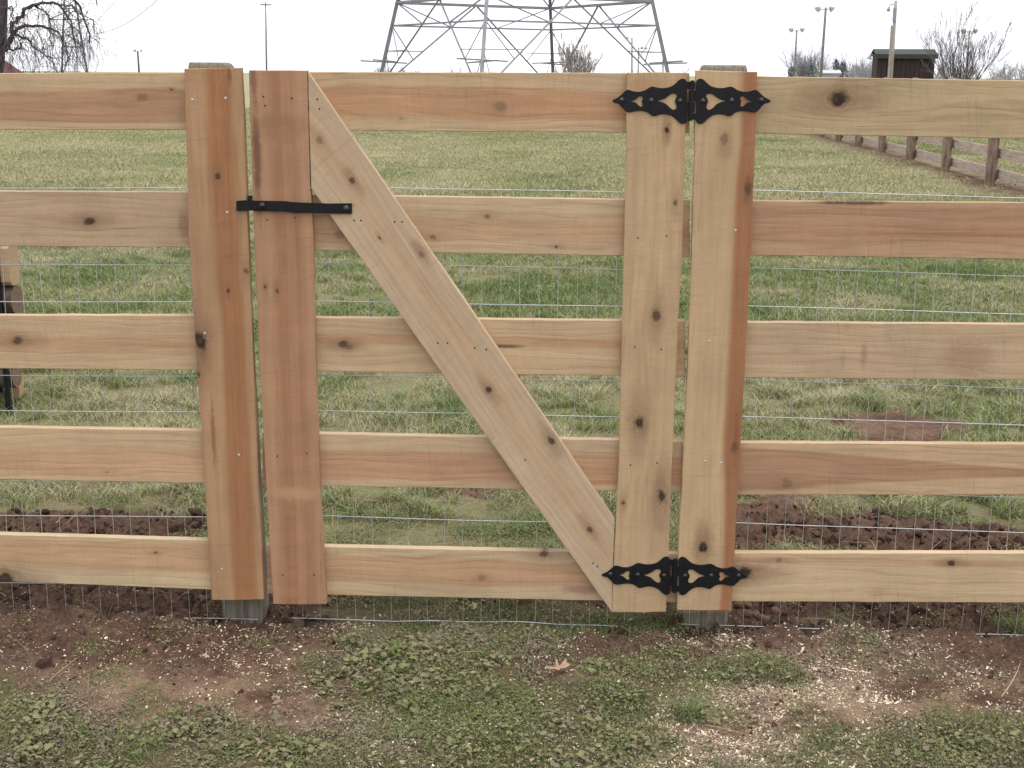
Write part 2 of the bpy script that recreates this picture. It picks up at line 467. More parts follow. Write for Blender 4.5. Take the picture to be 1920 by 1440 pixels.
thatch = gmat.mix(gmat.step(n1, 0.35, 0.65), (0.155, 0.130, 0.075), (0.145, 0.158, 0.062))
thatch = gmat.mix(gmat.step(n2, 0.4, 0.75), thatch, (0.25, 0.21, 0.125))
far_n = gmat.noise(gmat.vec(gmat.mul(go[0], 0.06), gmat.mul(go[1], 0.16), 0.0), 1.0, 5, 0.6)
far_c = gmat.mix(gmat.step(far_n, 0.35, 0.65), (0.20, 0.205, 0.105), (0.30, 0.265, 0.16))
thatch = gmat.mix(gmat.step(go[1], 9.0, 24.0), thatch, far_c)
weed_shade = gmat.mix(gmat.step(n2, 0.35, 0.7), (0.085, 0.060, 0.040), (0.140, 0.125, 0.058))  # front ground coloured darker, standing in for shade among the weeds
thatch = gmat.mix(gmat.step(go[1], 0.1, 0.8, 1.0, 0.0), thatch, weed_shade)
soil_c = gmat.mix(gmat.mul(gmat.attr('trod'), gmat.step(n1, 0.25, 0.6, 0.35, 0.9)), soil_c, gmat.bright((0.275, 0.190, 0.126), gmat.step(n2, 0.25, 0.75, 0.8, 1.15)))
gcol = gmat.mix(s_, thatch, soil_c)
dst = gmat.m('MULTIPLY', gmat.attr('dust'), gmat.step(gmat.noise(gv, 130.0, 4, 0.7), 0.42, 0.60), clamp=True)
gcol = gmat.mix(gmat.mul(dst, 0.8), gcol, (0.46, 0.36, 0.25))
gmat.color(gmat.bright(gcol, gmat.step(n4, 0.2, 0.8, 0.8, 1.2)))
gmat.bump(gmat.add(gmat.mul(n2, 0.7), gmat.mul(n4, 0.4)), 0.9, 0.010)
me.materials.append(gmat.mat)
ground = bpy.data.objects.new('ground', me); attach(ground, Matrix.Identity(4)); tag(ground, kind='structure')
def gz(x, y):
    return float(ground_h(np.array([x], float), np.array([y], float))[0])

# ================================================================== THE NEW FENCE AND GATE
RT = 0.025                                  # board thickness
metal_wire = plain('galvanised_wire', (0.62, 0.64, 0.67), 0.42, 0.5, 0.6, 0.12, 20)
iron = NT('black_powder_coat', 0.5, 0.22); iv, _ = iron.obj()
iron.color(iron.bright((0.007, 0.007, 0.009), iron.step(iron.noise(iv, 60, 3), 0.3, 0.7, 0.8, 1.3)))
iron.bump(iron.noise(iv, 900, 2), 0.25, 0.0004); iron = iron.mat
nail_m = plain('zinc_nail', (0.62, 0.62, 0.63), 0.4, 0.5, 0.5, 0.05)
hole_m = plain('nail_pit', (0.05, 0.032, 0.022), 0.9, 0.1, 0, 0.2, 40)

def post_mat(name, dark=1.0):
    n = NT(name, 0.9, 0.15); vec, o = n.obj()
    g = n.noise(n.vec(n.mul(o[0], 90.0), n.mul(o[1], 90.0), n.mul(o[2], 4.0)), 1.0, 4, 0.65)
    b = n.noise(vec, 11.0, 4, 0.6)
    c = n.mix(n.step(g, 0.3, 0.7), (0.085*dark, 0.078*dark, 0.066*dark), (0.235*dark, 0.205*dark, 0.165*dark))
    c = n.mix(n.step(b, 0.45, 0.7, 0, 0.65), c, (0.155, 0.135, 0.075))
    n.color(c); n.bump(g, 0.7, 0.003)
    return n.mat
pm1 = post_mat('weathered_post', 1.0); pm2 = post_mat('browned_post', 1.05)

def fence_post(name, top_l, top_r, bot_l, bot_r, Y, depth, round_l, round_r, mat, parent, back_up=0.0):
    tl, tr = on_y(*top_l, Y), on_y(*top_r, Y); bl, br = on_y(*bot_l, Y), on_y(*bot_r, Y)
    ht = (tl.z+tr.z)/2; V = []; F = []
    lev = [-0.22, 0.02, 0.3, 0.6, 0.9, 1.2, ht-0.06, ht-0.03, ht-0.012, ht-0.003, ht]
    ins = [0,0,0,0,0,0,0,0.10,0.34,0.68,1.0]
    S = 16
    for z, i_ in zip(lev, ins):
        k = (z-bl.z)/(ht-bl.z)
        xl = bl.x+(tl.x-bl.x)*k + round_l*i_; xr = br.x+(tr.x-br.x)*k - round_r*i_
        cx, w = (xl+xr)/2, (xr-xl)/2; hd = depth/2 - 0.012*i_
        for j in range(S):
            a = 2*math.pi*j/S + math.pi/S
            ca, sa = math.cos(a), math.sin(a)
            e = 0.42
            x = math.copysign(abs(ca)**e, ca)*w; y = math.copysign(abs(sa)**e, sa)*hd
            q = 1+0.02*mnoise.noise(Vector((x*20, y*20, z*3)))
            V.append(Vector((cx+x*q, Y+depth/2+y, z)))
    for r in range(len(lev)-1):
        for j in range(S):
            a = r*S+j; b = r*S+(j+1)%S
            F.append((a,b,b+S,a+S))
    F.append(tuple((len(lev)-1)*S+j for j in range(S)))
    return mesh_obj(name, V, F, mat, parent, smooth=True)

def nails(parent_board, lst, Y, mat, r_px=2.6, name='nail'):
    for px, py in lst:
        c = on_y(px, py, Y); m = MB()
        r = r_px/735.0
        m.tube([c+Vector((0,0.004,0)), c+Vector((0,-0.0006,0)), c+Vector((0,-0.0011,0))], [r, r, r*0.6], 10)
        m.build(name, mat, parent_board)

def wire_mesh(parent, x0, x1, z_top_fn, Y, nrows=13, pitch=0.1016, vp=0.0508, stub=0.0, amp=0.003, x_off=0.0, bottom_skip=()):
    m = MB(); rw = 0.00115
    nx_ = int((x1-x0)/0.035)
    for k in range(nrows):
        pts = []
        for i in range(nx_+1):
            x = x0+(x1-x0)*i/nx_
            z = z_top_fn(x) - k*pitch + amp*mnoise.noise(Vector((x*2.2, k*3.3, parent.name.__len__())))
            if k == nrows-1: z += amp*1.2*mnoise.noise(Vector((x*6.2, 9.3, 2)))
            y = Y + 0.0012 + 0.004*mnoise.noise(Vector((x*1.6, k*0.7, 4)))
            pts.append((x, y, z))
        m.tube(pts, rw*1.05, 5, False)
    x = x0+0.012+x_off; i = 0
    while x < x1:
        dx = amp*0.8*mnoise.noise(Vector((i*1.7, 2, 5)))
        pts = []
        for k in range(nrows*2-1):
            z = z_top_fn(x) - k*pitch/2
            pts.append((x+dx+amp*0.6*mnoise.noise(Vector((i*2.1, k*0.35, 1))), Y-0.0012+0.004*mnoise.noise(Vector((x*1.6, k*0.35, 4)))+0.0012, z))
        m.tube(pts, rw*0.64, 5, False)
        x += vp; i += 1
    o = m.build('wire_mesh', metal_wire, parent, True)
    return o

# ---- left fence
lf = empty('board_fence', (on_y(440,1150,0.08).x, 0.08, 0), 'new board fence left of the gate, with the orange brown upright beside the latch', 'fence')
XL = -650
def ext(y0, y1, x0, x1, X): return y0 + (y1-y0)*(X-x0)/(x1-x0)
def rail(parent, x0, x1, yt0, yt1, yb0, yb1, fn, X0, X1, seed, label=None):
    """y at x0 / x1 for the top and the bottom edge, carried on to X0 / X1"""
    o = [(X0, ext(yt0,yt1,x0,x1,X0)), ((X0+X1)/2, ext(yt0,yt1,x0,x1,(X0+X1)/2)), (X1, ext(yt0,yt1,x0,x1,X1)),
         (X1, ext(yb0,yb1,x0,x1,X1)), ((X0+X1)/2, ext(yb0,yb1,x0,x1,(X0+X1)/2)), (X0, ext(yb0,yb1,x0,x1,X0))]
    return board('rail', o, 0.0, RT, 'h', parent, fn, seed=seed, rag=0.0008, label=label)
DK = (0.12,0.07,0.05)
rail(lf, 0,347, 137,136, 243,243, lambda uv: wood('rail_a', c=(-0.01,0.004), w=(0.038,0.0), knots=K(uv,[(266,182,9,.35),(322,168,3,.7)]), seed=1.1, ring=.12), XL, 400, 1, 'top rail with a broad pink brown heartwood band')
rail(lf, 0,355, 358,360, 462,464, lambda uv: wood('rail_b', sap=(0.445,0.335,0.222), knots=K(uv,[(168,415,8,.9),(170,-9,3,.1)]), stains_shade=ST(uv,[(345,425,14,30,(0.22,0.13,0.08),.6),(120,370,60,12,(0.38,0.27,0.17),.4)]), seed=2.3, dirt=.2), XL, 405, 2)
rail(lf, 0,362, 591,591, 691,694, lambda uv: wood('rail_c', knots=K(uv,[(33,640,9,.75)]), c=(0.0,0), w=(0.016,0), soft=.03, heart=(0.46,0.30,0.18), seed=3.7), XL, 410, 3)
rail(lf, 0,375, 801,807, 899,906, lambda uv: wood('rail_d', c=(-0.02,-0.004), w=(0.04,0), heart=(0.50,0.335,0.21), soft=.01, knots=K(uv,[(200,885,3,.3)]), seed=4.9), XL, 420, 4)
rail(lf, 0,388, 1002,1013, 1090,1105.5, lambda uv: wood('rail_e', c=(0.006,0), w=(0.042,0), heart=(0.485,0.33,0.20), sap=(0.49,0.40,0.26), soft=.008, knots=K(uv,[(8,1086,15,.95),(292,1036,2.5,.9)]), stains_shade=ST(uv,[(10,1072,18,14,(0.25,0.14,0.07),.6)]), seed=5.2, ring=.14), XL, 430, 5)
fence_post('post', (345,116), (430,118), (413,1158), (494,1158), 0.030, 0.115, 0.004, 0.020, pm1, lf)
cb = board('cover_board', [(345,128.5),(350,290),(354,440),(369,690),(384,900),(391,1030),(397,1125),(446,1126),(494,1124),(489,1010),(484,900),(475,690),(465,440),(458,250),(452,127)], -RT, RT, 'v', lf,
    lambda uv: wood('cover_board_orange', sap=(0.39,0.250,0.145), heart=(0.335,0.170,0.085), c=CS(uv,(413,250),(454,1000)), w=(0.032,0.002), soft=.012, wob=.014,
      streaks=[(uv(352,250)[1],0.010,(0.37,0.225,0.135),.8,.01)],
      knots=K(uv,[(408,330,5,.75),(375,640,13,1.0),(428,545,3,.8),(372,702,4,.7),(462,508,5,.6)]),
      stains_shade=ST(uv,[(407,308,40,16,(0.30,0.15,0.07),.5),(400,815,80,5,(0.22,0.09,0.035),.7),(430,140,22,5,(0.20,0.08,0.04),.75),(380,655,26,10,(0.10,0.06,0.05),.5)]), seed=6.1, ring=.10),
    seed=6, label='orange brown upright board with pale edge streaks')
nails(cb, [(361,187),(423,184),(426,398),(384,625),(448,853),(416,1067)], -RT, nail_m)
# ---- right fence
rf = empty('board_fence', (on_y(1320,1160,0.08).x, 0.08, 0), 'new sawn board fence right of the gate, with the pale upright carrying the black hinges', 'fence')
XR = 2700
rail(rf, 1440,1920, 143,151, 251,260, lambda uv: wood('rail_f', sap=(0.435,0.345,0.212), knots=K(uv,[(1573,186,15,1.0)]), stains_shade=ST(uv,[(1575,150,12,16,(0.3,0.2,0.12),.4),(1500,232,90,9,(0.36,0.26,0.16),.35)]), seed=7.4, ring=.20, dirt=.16), 1350, XR, 7, 'top rail with one big black knot')
rail(rf, 1412,1920, 376,380, 479,486, lambda uv: wood('rail_g', sap=(0.42,0.285,0.18), heart=(0.385,0.240,0.152), c=(0.008,0.0), w=(0.048,0), soft=.008, stains_shade=ST(uv,[(1600,380,80,5,(0.08,0.04,0.03),.8),(1800,440,240,7,(0.30,0.16,0.09),.6)]), seed=8.6, ring=.16), 1340, XR, 8, 'darker reddish brown rail')
rail(rf, 1403,1920, 604,608, 708,713, lambda uv: wood('rail_h', sap=(0.45,0.34,0.225), stains_shade=ST(uv,[(1815,672,55,42,(0.30,0.20,0.13),.55),(1620,665,8,30,(0.25,0.16,0.1),.5),(1580,675,6,25,(0.28,0.19,0.12),.4)]), seed=9.8), 1335, XR, 9, 'pale rail with a dirty brown smudge')
rail(rf, 1390,1920, 830,832.7, 928,928, lambda uv: wood('rail_i', sap=(0.475,0.35,0.222), heart=(0.375,0.235,0.148), c=CS(uv,(1400,879),(1875,886)), w=(0.003,-0.062), soft=.0045, wob=.008, knots=K(uv,[(1475,905,10,.3)]), seed=10.3, ring=.12), 1325, XR, 10, 'rail with a tapering reddish heartwood tongue')
rail(rf, 1380,1920, 1037,1037, 1128,1130, lambda uv: wood('rail_j', sap=(0.49,0.38,0.245), knots=K(uv,[(1784,1056,6,.9),(1394,1074,13,1.0),(1460,1050,5,.4)]), streaks=[(uv(1700,1054)[1],.010,(0.36,0.21,0.13),.5,.02)], stains_shade=ST(uv,[(1650,1110,26,12,(0.36,0.22,0.14),.4)]), seed=11.9), 1315, XR, 11)
fence_post('post', (1315,122), (1406,122), (1285,1166), (1368,1166), 0.030, 0.115, 0.012, 0.006, pm2, rf)
cb2 = board('cover_board', [(1305,132),(1302,300),(1296,500),(1288,720),(1280,880),(1273,1000),(1269.5,1144),(1320,1145),(1371.6,1145),(1379,1000),(1387,860),(1397,680),(1407,490),(1415,300),(1420,135),(1360,133.5)], -RT, RT, 'v', rf,
    lambda uv: wood('cover_board_pale', sap=(0.465,0.345,0.21), heart=(0.33,0.165,0.085), c=CS(uv,(1404,250),(1364,1100)), w=(0.024,0.0), soft=.010, wob=.012,
      streaks=[(uv(1285,620)[1]-0.008,0.012,(0.56,0.45,0.30),.7,.008)],
      knots=K(uv,[(1358,262,9,.45),(1318,1026,10,1.0),(1403,355,8,.45),(1376,838,8,.4)]),
      stains_shade=ST(uv,[(1402,355,30,9,(0.12,0.05,0.03),.6),(1360,285,16,16,(0.34,0.22,0.15),.5),(1380,820,60,6,(0.22,0.08,0.03),.6),(1325,1015,30,12,(0.3,0.22,0.12),.35)]), seed=12.2, ring=.08),
    seed=12, rag=0.0012, label='pale upright board with a rust brown edge and hinge leaves')
nails(cb2, [(1379,432),(1322,865),(1352,868),(1330,640)], -RT, nail_m, 2.4)
fr = MB()                                                       # torn fibres at the sawn foot
for k in range(60):
    p = on_y(1271+100*k/60+random.uniform(-.6,.6), 1144.5, -RT*random.uniform(0.1,0.95))
    l = random.uniform(0.003, 0.011)
    fr.tube([p+Vector((0,0,0.002)), p+Vector((random.uniform(-.001,.001),random.uniform(-.001,.001),-l))], [0.0009,0.0003], 3)
fr.build('splinters', plain('torn_fibre', (0.5,0.37,0.22)), cb2)['kind'] = 'stuff'

# ---- gate
gate = empty('gate', (on_y(880,1150,0).x, 0.0, 0.03), 'wooden five rail gate with a diagonal brace and black iron hardware', 'gate')
GX0, GX1 = 478, 1293
def grail(x0,x1,yt0,yt1,yb0,yb1,fn,seed,X0=GX0,X1=GX1,label=None): return rail(gate,x0,x1,yt0,yt1,yb0,yb1,fn,X0,X1,seed,label)
grail(680,1176,135,136.5,245,249, lambda uv: wood('gate_rail_a', c=(uv(900,195)[1],-0.008), w=(0.035,0.0), wob=.03, heart=(0.455,0.28,0.165), knots=K(uv,[(940,200,11,.35),(752,222,5,.25)]), seed=13.3, ring=.12), 13, label='top gate rail with a wavy pink brown band')
grail(585,1172,365,373.5,470,480, lambda uv: wood('gate_rail_b', sap=(0.475,0.365,0.238), heart=(0.47,0.32,0.20), c=(-.012,0), w=(.03,0), soft=.02, knots=K(uv,[(912,406,5,.5),(812,445,5,.5),(636,440,8,.35),(1043,463,2.5,.8)]), seed=14.6), 14, X0=480)
grail(593,1166,595,601,696.6,705, lambda uv: wood('gate_rail_c', knots=K(uv,[(643,645,7,.85),(654,651,6,.4)]), streaks=[(uv(900,640)[1],.016,(0.42,0.26,0.15),.7,.03)], stains_shade=ST(uv,[(945,649,42,4.5,(0.10,0.05,0.04),.8)]), seed=15.1, ring=.12), 15, X0=486, X1=1285)
grail(598,1158,813,825,911,921, lambda uv: wood('gate_rail_d', sap=(0.48,0.365,0.238), heart=(0.44,0.275,0.17), c=(-.014,0), w=(.042,0), soft=.006, seed=16.7, ring=.12), 16, X0=492, X1=1279)
grail(608,1150,1025,1036,1115.5,1127, lambda uv: wood('gate_rail_e', sap=(0.48,0.375,0.245), heart=(0.475,0.31,0.19), c=(.008,-.004), w=(.036,0), soft=.006, knots=K(uv,[(904,1084,7,.3),(1020,1038,8,.75)]), stains_shade=ST(uv,[(1090,1105,50,12,(0.25,0.13,0.1),.6)]), seed=17.4, ring=.2), 17, X0=500, X1=1273, label='bottom gate rail with curved grain')  # dark patch low at the right is the brace's shadow, painted in
st1 = board('stile', [(466.5,132),(473,350),(479,500),(487,700),(499,900),(512,1133),(560,1134),(612,1133),(605,1010),(599,900),(592,690),(587,440),(581,340),(576,132)], -RT, RT, 'v', gate,
    lambda uv: wood('stile_rose', sap=(0.385,0.235,0.143), heart=(0.335,0.182,0.105), c=(0.0,0), w=(.036,.01), soft=.02, knots=K(uv,[(520,545,4,.6),(497,538,3.5,.7)]),
      streaks=[(uv(560,900)[1],.014,(0.43,0.26,0.17),.4,.02)],
      stains_shade=ST(uv,[(482,300,110,9,(0.10,0.055,0.04),.75),(475,150,40,7,(0.14,0.08,0.06),.6),(530,240,30,50,(0.30,0.165,0.095),.7),(515,225,14,40,(0.27,0.15,0.09),.4),(555,925,16,60,(0.47,0.32,0.18),.6),(545,1110,14,40,(0.38,0.22,0.1),.4)]), seed=18.5, ring=.05, saw=.035),
    seed=18, label='rose brown latch stile')
st2 = board('stile', [(1176,136),(1172,372),(1166,640),(1160,880),(1153,1010),(1147,1148),(1200,1149),(1249,1147),(1255,1000),(1262,820),(1272,600),(1279,480),(1284,300),(1288,136.5),(1230,135)], -RT, RT, 'v', gate,
    lambda uv: wood('stile_knotty', sap=(0.455,0.335,0.205), heart=(0.42,0.255,0.145), c=(uv(1270,640)[1]+.004,0), w=(.012,0), soft=.012,
      knots=K(uv,[(1250,243,5,1.0),(1267,380,5,.6),(1231,592,9,.75),(1198,792,11,.95),(1241,932,12,.95),(1168,943,4,.7)]),
      stains_shade=ST(uv,[(1215,160,14,60,(0.40,0.23,0.14),.6),(1205,800,30,12,(0.2,0.11,0.09),.35),(1240,905,24,10,(0.25,0.15,0.12),.4)]), seed=19.2, ring=.10, saw=.035),
    seed=19, label='pale knotty hinge stile')
br = board('brace', [(577,134),(720,343),(865,554),(1008,764),(1152,973),(1147,1148),(1006,950),(865,752),(724,552),(583,353)], -RT-0.0002, RT, 'd', gate,
    lambda uv: wood('brace_pale', sap=(0.455,0.355,0.242), heart=(0.47,0.335,0.215), c=(0.01,0), w=(0.018,0), soft=.025,
      knots=K(uv,[(598,262,7,.4),(660,338,6,.75),(916,730,6,.9),(1034,826,7,.85),(1106,993,6,.75),(712,446,2.5,.6),(790,478,5,.4)]),
      stains_shade=ST(uv,[(788,470,30,12,(0.30,0.19,0.12),.65)]), seed=20.8, ring=.05, dirt=.08), ab=((580,245),(1150,1060)), seed=20, label='pale diagonal brace')
nails(st1, [(494,181),(547,184),(497,198),(530,1078),(589,1078),(553,408),(501,412),(520,855),(575,850)], -RT, hole_m, 1.7, 'nail_hole')
nails(br, [(595,186),(599,204),(664,413),(677,413),(740,416),(754,416),(821,643),(839,643),(890,652),(912,655),(985,862),(1112,1056),(1120,1062)], -RT, hole_m, 1.7, 'nail_hole')
nails(st2, [(1250,442),(1196,446),(1240,655),(1190,650),(1232,868),(1182,872)], -RT, hole_m, 1.6, 'nail_hole')

# ---- the welded wire on the back of the boards
zt = lambda px, py: on_y(px, py, RT+0.004)
def lin(a, b):
    return lambda x: a.z + (b.z-a.z)*(x-a.x)/(b.x-a.x)
WY = RT+0.0035
a, b = zt(0,354), zt(350,350); wire_mesh(lf, zt(-650,354).x, zt(452,350).x, lin(zt(0,353), zt(352,352.5)), WY)
wire_mesh(gate, zt(520,360).x, zt(1215,360).x, lin(zt(590,349.5), zt(1172,359.5)), WY, amp=0.004, x_off=0.02)
wire_mesh(rf, zt(1310,357).x, zt(2650,357).x, lin(zt(1417,357), zt(1920,371)), WY, x_off=0.01)

# ---- hinges
def catmull(pts, n=4):
    out = []; N = len(pts)
    for i in range(N):
        p0, p1, p2, p3 = (np.array(pts[(i+k-1) % N], float) for k in range(4))
        for j in range(n):
            t = j/n
            out.append(0.5*((2*p1)+(-p0+p2)*t+(2*p0-5*p1+4*p2-p3)*t*t+(-p0+3*p1-3*p2+p3)*t**3))
    return out
H_OUT = [(152,382),(170,365),(210,345),(255,308),(285,277),(320,265),(370,280),(430,285),(490,270),(530,245),(565,232),(600,238),(640,246),(700,245),(760,230),(800,203),(840,165),(872,150),(903,158),(920,190),(921,300),(921,470),(920,580),(903,608),(872,616),(840,600),(805,565),(760,532),(700,516),(640,520),(600,533),(565,533),(525,503),(485,487),(430,481),(380,489),(330,498),(290,485),(255,447),(215,410),(175,400)]
H_S = [(338,381),(372,374),(402,358),(425,335),(448,330),(466,342),(464,365),(456,384),(464,408),(464,430),(446,438),(424,425),(402,402),(372,389)]
H_L = [(620,379),(660,367),(705,345),(740,318),(772,304),(806,308),(818,332),(806,356),(798,380),(806,408),(816,440),(804,464),(774,468),(742,446),(705,410),(660,390)]
HC = 968.0
def h3(p, mirror):
    x, y = p
    if mirror: x = 2*HC - x
    q = on_y(1120+x/5.486, 120+y/5.486, -RT)
    return q
HO = on_y(1120+HC/5.486, 120+382/5.486, -RT)
bolt_m = NT('black_bolt', 0.32, 0.6); bolt_m.color((0.016, 0.016, 0.020)); bolt_m = bolt_m.mat
def leaf_mesh(mirror):
    cu = bpy.data.curves.new('leaf', 'CURVE'); cu.dimensions = '2D'; cu.fill_mode = 'BOTH'
    cu.extrude = 0.0011; cu.bevel_depth = 0.0005; cu.bevel_resolution = 1; cu.offset = -0.0005
    for poly in (H_OUT, H_S, H_L):
        sp = cu.splines.new('POLY'); pts = catmull(poly, 3)
        sp.points.add(len(pts)-1)
        for i, p in enumerate(pts):
            q = h3(p, mirror) - HO
            sp.points[i].co = (q.x, q.z, 0, 1)
        sp.use_cyclic_u = True
    tmp = bpy.data.objects.new('leaf_tmp', cu)
    me = bpy.data.meshes.new_from_object(tmp)
    bpy.data.objects.remove(tmp)
    me.materials.clear(); me.materials.append(iron)
    # lay it upright: curve (x, y, z) -> (x, -z, y), back on the boards
    for v in me.vertices:
        x, y, z = v.co; v.co = (x, -z-0.0018, y)
    me.update()
    return me
leafL, leafR = leaf_mesh(False), leaf_mesh(True)
def screw_mesh():
    m = MB(); r = 0.0066
    m.tube([(0,-0.0036,0),(0,-0.0046,0),(0,-0.0058,0),(0,-0.0066,0)], [r, r*0.95, r*0.7, r*0.3], 12)
    me = bpy.data.meshes.new('screw'); me.from_pydata([tuple(v) for v in m.v], [], m.f); me.materials.append(bolt_m)
    me.polygons.foreach_set('use_smooth', [True]*len(me.polygons)); me.update(); return me
scr = screw_mesh()
def hinge(origin):
    kn = MB()
    zz = [(h3((HC,y), False)-HO).z for y in (180, 264, 268, 384, 388, 500, 504, 572)]
    for i in range(0, 8, 2):
        kn.tube([origin+Vector((0,-0.004,zz[i])), origin+Vector((0,-0.004,zz[i+1]))], 0.0078 if i in (2,4) else 0.0074, 14)
    kn.tube([origin+Vector((0,-0.004,zz[0]+0.003)), origin+Vector((0,-0.004,zz[7]-0.003))], 0.0045, 10)
    # short webs from the barrel to the leaves
    for i, sgn in ((0,-1),(2,1),(4,-1),(6,1)):
        kn.box(origin+Vector((sgn*0.008,-0.0035,(zz[i]+zz[i+1])/2)), 0.012, 0.0025, abs(zz[i]-zz[i+1])*0.96)
    h = kn.build('hinge', iron, gate, False, Matrix.Translation(origin))
    for me_, mir in ((leafL, False), (leafR, True)):
        o = bpy.data.objects.new('leaf', me_); attach(o, Matrix.Translation(origin), h)
        for p in ((250,372),(555,376),(850,381)):
            s = bpy.data.objects.new('screw', scr); attach(s, Matrix.Translation(origin + (h3(p, mir)-HO)), h)
    return h
hinge(HO)
hinge(on_y(1264.5, 1079, -RT))

# ---- latch
def latch():
    top = [(443,376.5),(475,376),(500,376.5),(536,377),(548,379),(590,380.5),(620,381.5),(660,381)]
    hgt = [19,19,19.5,20,20,19,19,20]
    yo  = [0.010,0.010,0.012,0.014,0.011,0.0095,0.0060,0.0055]
    V = []; F = []
    for (px,py), h, d in zip(top, hgt, yo):
        for yy in (py, py+h):
            for dd in (0.0, 0.0042):
                V.append(on_y(px, yy, -RT-d+dd))
    for i in range(len(top)-1):
        a = i*4; b = a+4
        F += [(a,a+2,b+2,b), (a+1,b+1,b+3,a+3), (a,b,b+1,a+1), (a+2,a+3,b+3,b+2)]
    F += [(0,1,3,2)]; e = (len(top)-1)*4; F += [(e,e+2,e+3,e+1)]
    lt = mesh_obj('latch', V, F, iron, gate)
    for px, py, d in ((492,385,-RT-0.012),(649,391,-RT-0.0055)):
        c = on_y(px, py, d); m = MB(); r = 0.0088
        m.tube([c+Vector((0,0.02,0)), c, c+Vector((0,-0.0022,0)), c+Vector((0,-0.0045,0)), c+Vector((0,-0.0055,0))], [r*0.7, r, r*0.95, r*0.65, r*0.2], 14)
        m.build('bolt', bolt_m, lt, True)
    m = MB(); c = on_y(486, 385, -RT-0.0140)
    m.box(c, 0.030, 0.003, 0.016); m.build('bolt_plate', iron, lt)
    m = MB(); c = on_y(469, 373, -RT-0.004); m.box(c, 0.010, 0.012, 0.018)
    c2 = on_y(463, 380, -RT-0.004); m.box(c2, 0.026, 0.006, 0.012)
    m.build('catch', iron, lt)
latch()

# ================================================================== THE OLD FENCE IN THE FIELD
oldw = NT('old_board', 0.9, 0.15); ov, oo = oldw.obj()
og = oldw.noise(oldw.vec(oldw.mul(oo[0],3.0), oldw.mul(oo[1],3.0), oldw.mul(oo[2],40.0)), 1.0, 4, 0.6)
oldw.color(oldw.mix(oldw.step(og,0.3,0.7), (0.30,0.235,0.19), (0.47,0.385,0.315))); oldw.bump(og,0.4,0.004); oldw = oldw.mat
oldp = NT('old_post', 0.95, 0.1); ov, oo = oldp.obj()
og = oldp.noise(oldp.vec(oldp.mul(oo[0],22.0), oldp.mul(oo[1],22.0), oldp.mul(oo[2],3.0)), 1.0, 4, 0.7)
oldp.color(oldp.mix(oldp.step(og,0.3,0.7), (0.12,0.085,0.065), (0.32,0.235,0.18))); oldp.bump(og,0.8,0.01); oldp = oldp.mat
px_posts = [(1857,343),(1777,318),(1714,299),(1669,285)]
of = empty('board_fence', OLD_A, 'weathered board fence running away across the field at the right', 'fence')
sp = 0.5*((on_g(1777,318)-on_g(1857,343)).length + (on_g(1714,299)-on_g(1777,318)).length)
sp = max(1.9, min(2.7, sp))
perp = Vector((-old_dir.y, old_dir.x, 0))
if perp.x < 0: perp = -perp
NPOST = 20
ppos = [OLD_A + old_dir*sp*k for k in range(-1, NPOST)]
for k, p in enumerate(ppos):
    z0 = gz(p.x, p.y); m = MB(); pts = []; rr = []
    lean = Vector((random.uniform(-.015,.015), random.uniform(-.015,.015), 0))
    for z in (-0.3, 0.0, 0.5, 1.0, 1.44, 1.48):
        pts.append(p + lean*z + Vector((0,0,z0+z))); rr.append(0.082*random.uniform(.94,1.06))
    m.tube(pts, rr, 9); m.build('post', oldp, of, True)
    if k+1 < len(ppos):
        q = ppos[k+1]
        for h in (0.18, 0.48, 0.80, 1.11, 1.43):
            a_ = p + perp*0.10 + Vector((0,0,z0+h)) ; b_ = q + perp*0.10 + Vector((0,0,gz(q.x,q.y)+h))
            mid_ = (a_+b_)/2; d_ = (b_-a_); rot = d_.to_track_quat('X','Z').to_matrix()
            m = MB(); m.box(mid_, d_.length*1.0-0.01, 0.026, 0.145, rot); m.build('rail', oldw, of)
    # slanted cap block on the top rail, as on the new timber
    m = MB(); m.box(p+perp*0.02+Vector((0,0,z0+1.515)), 0.12, 0.24, 0.03, Matrix.Rotation(R(12),3,'Y')); m.build('cap', oldw, of)

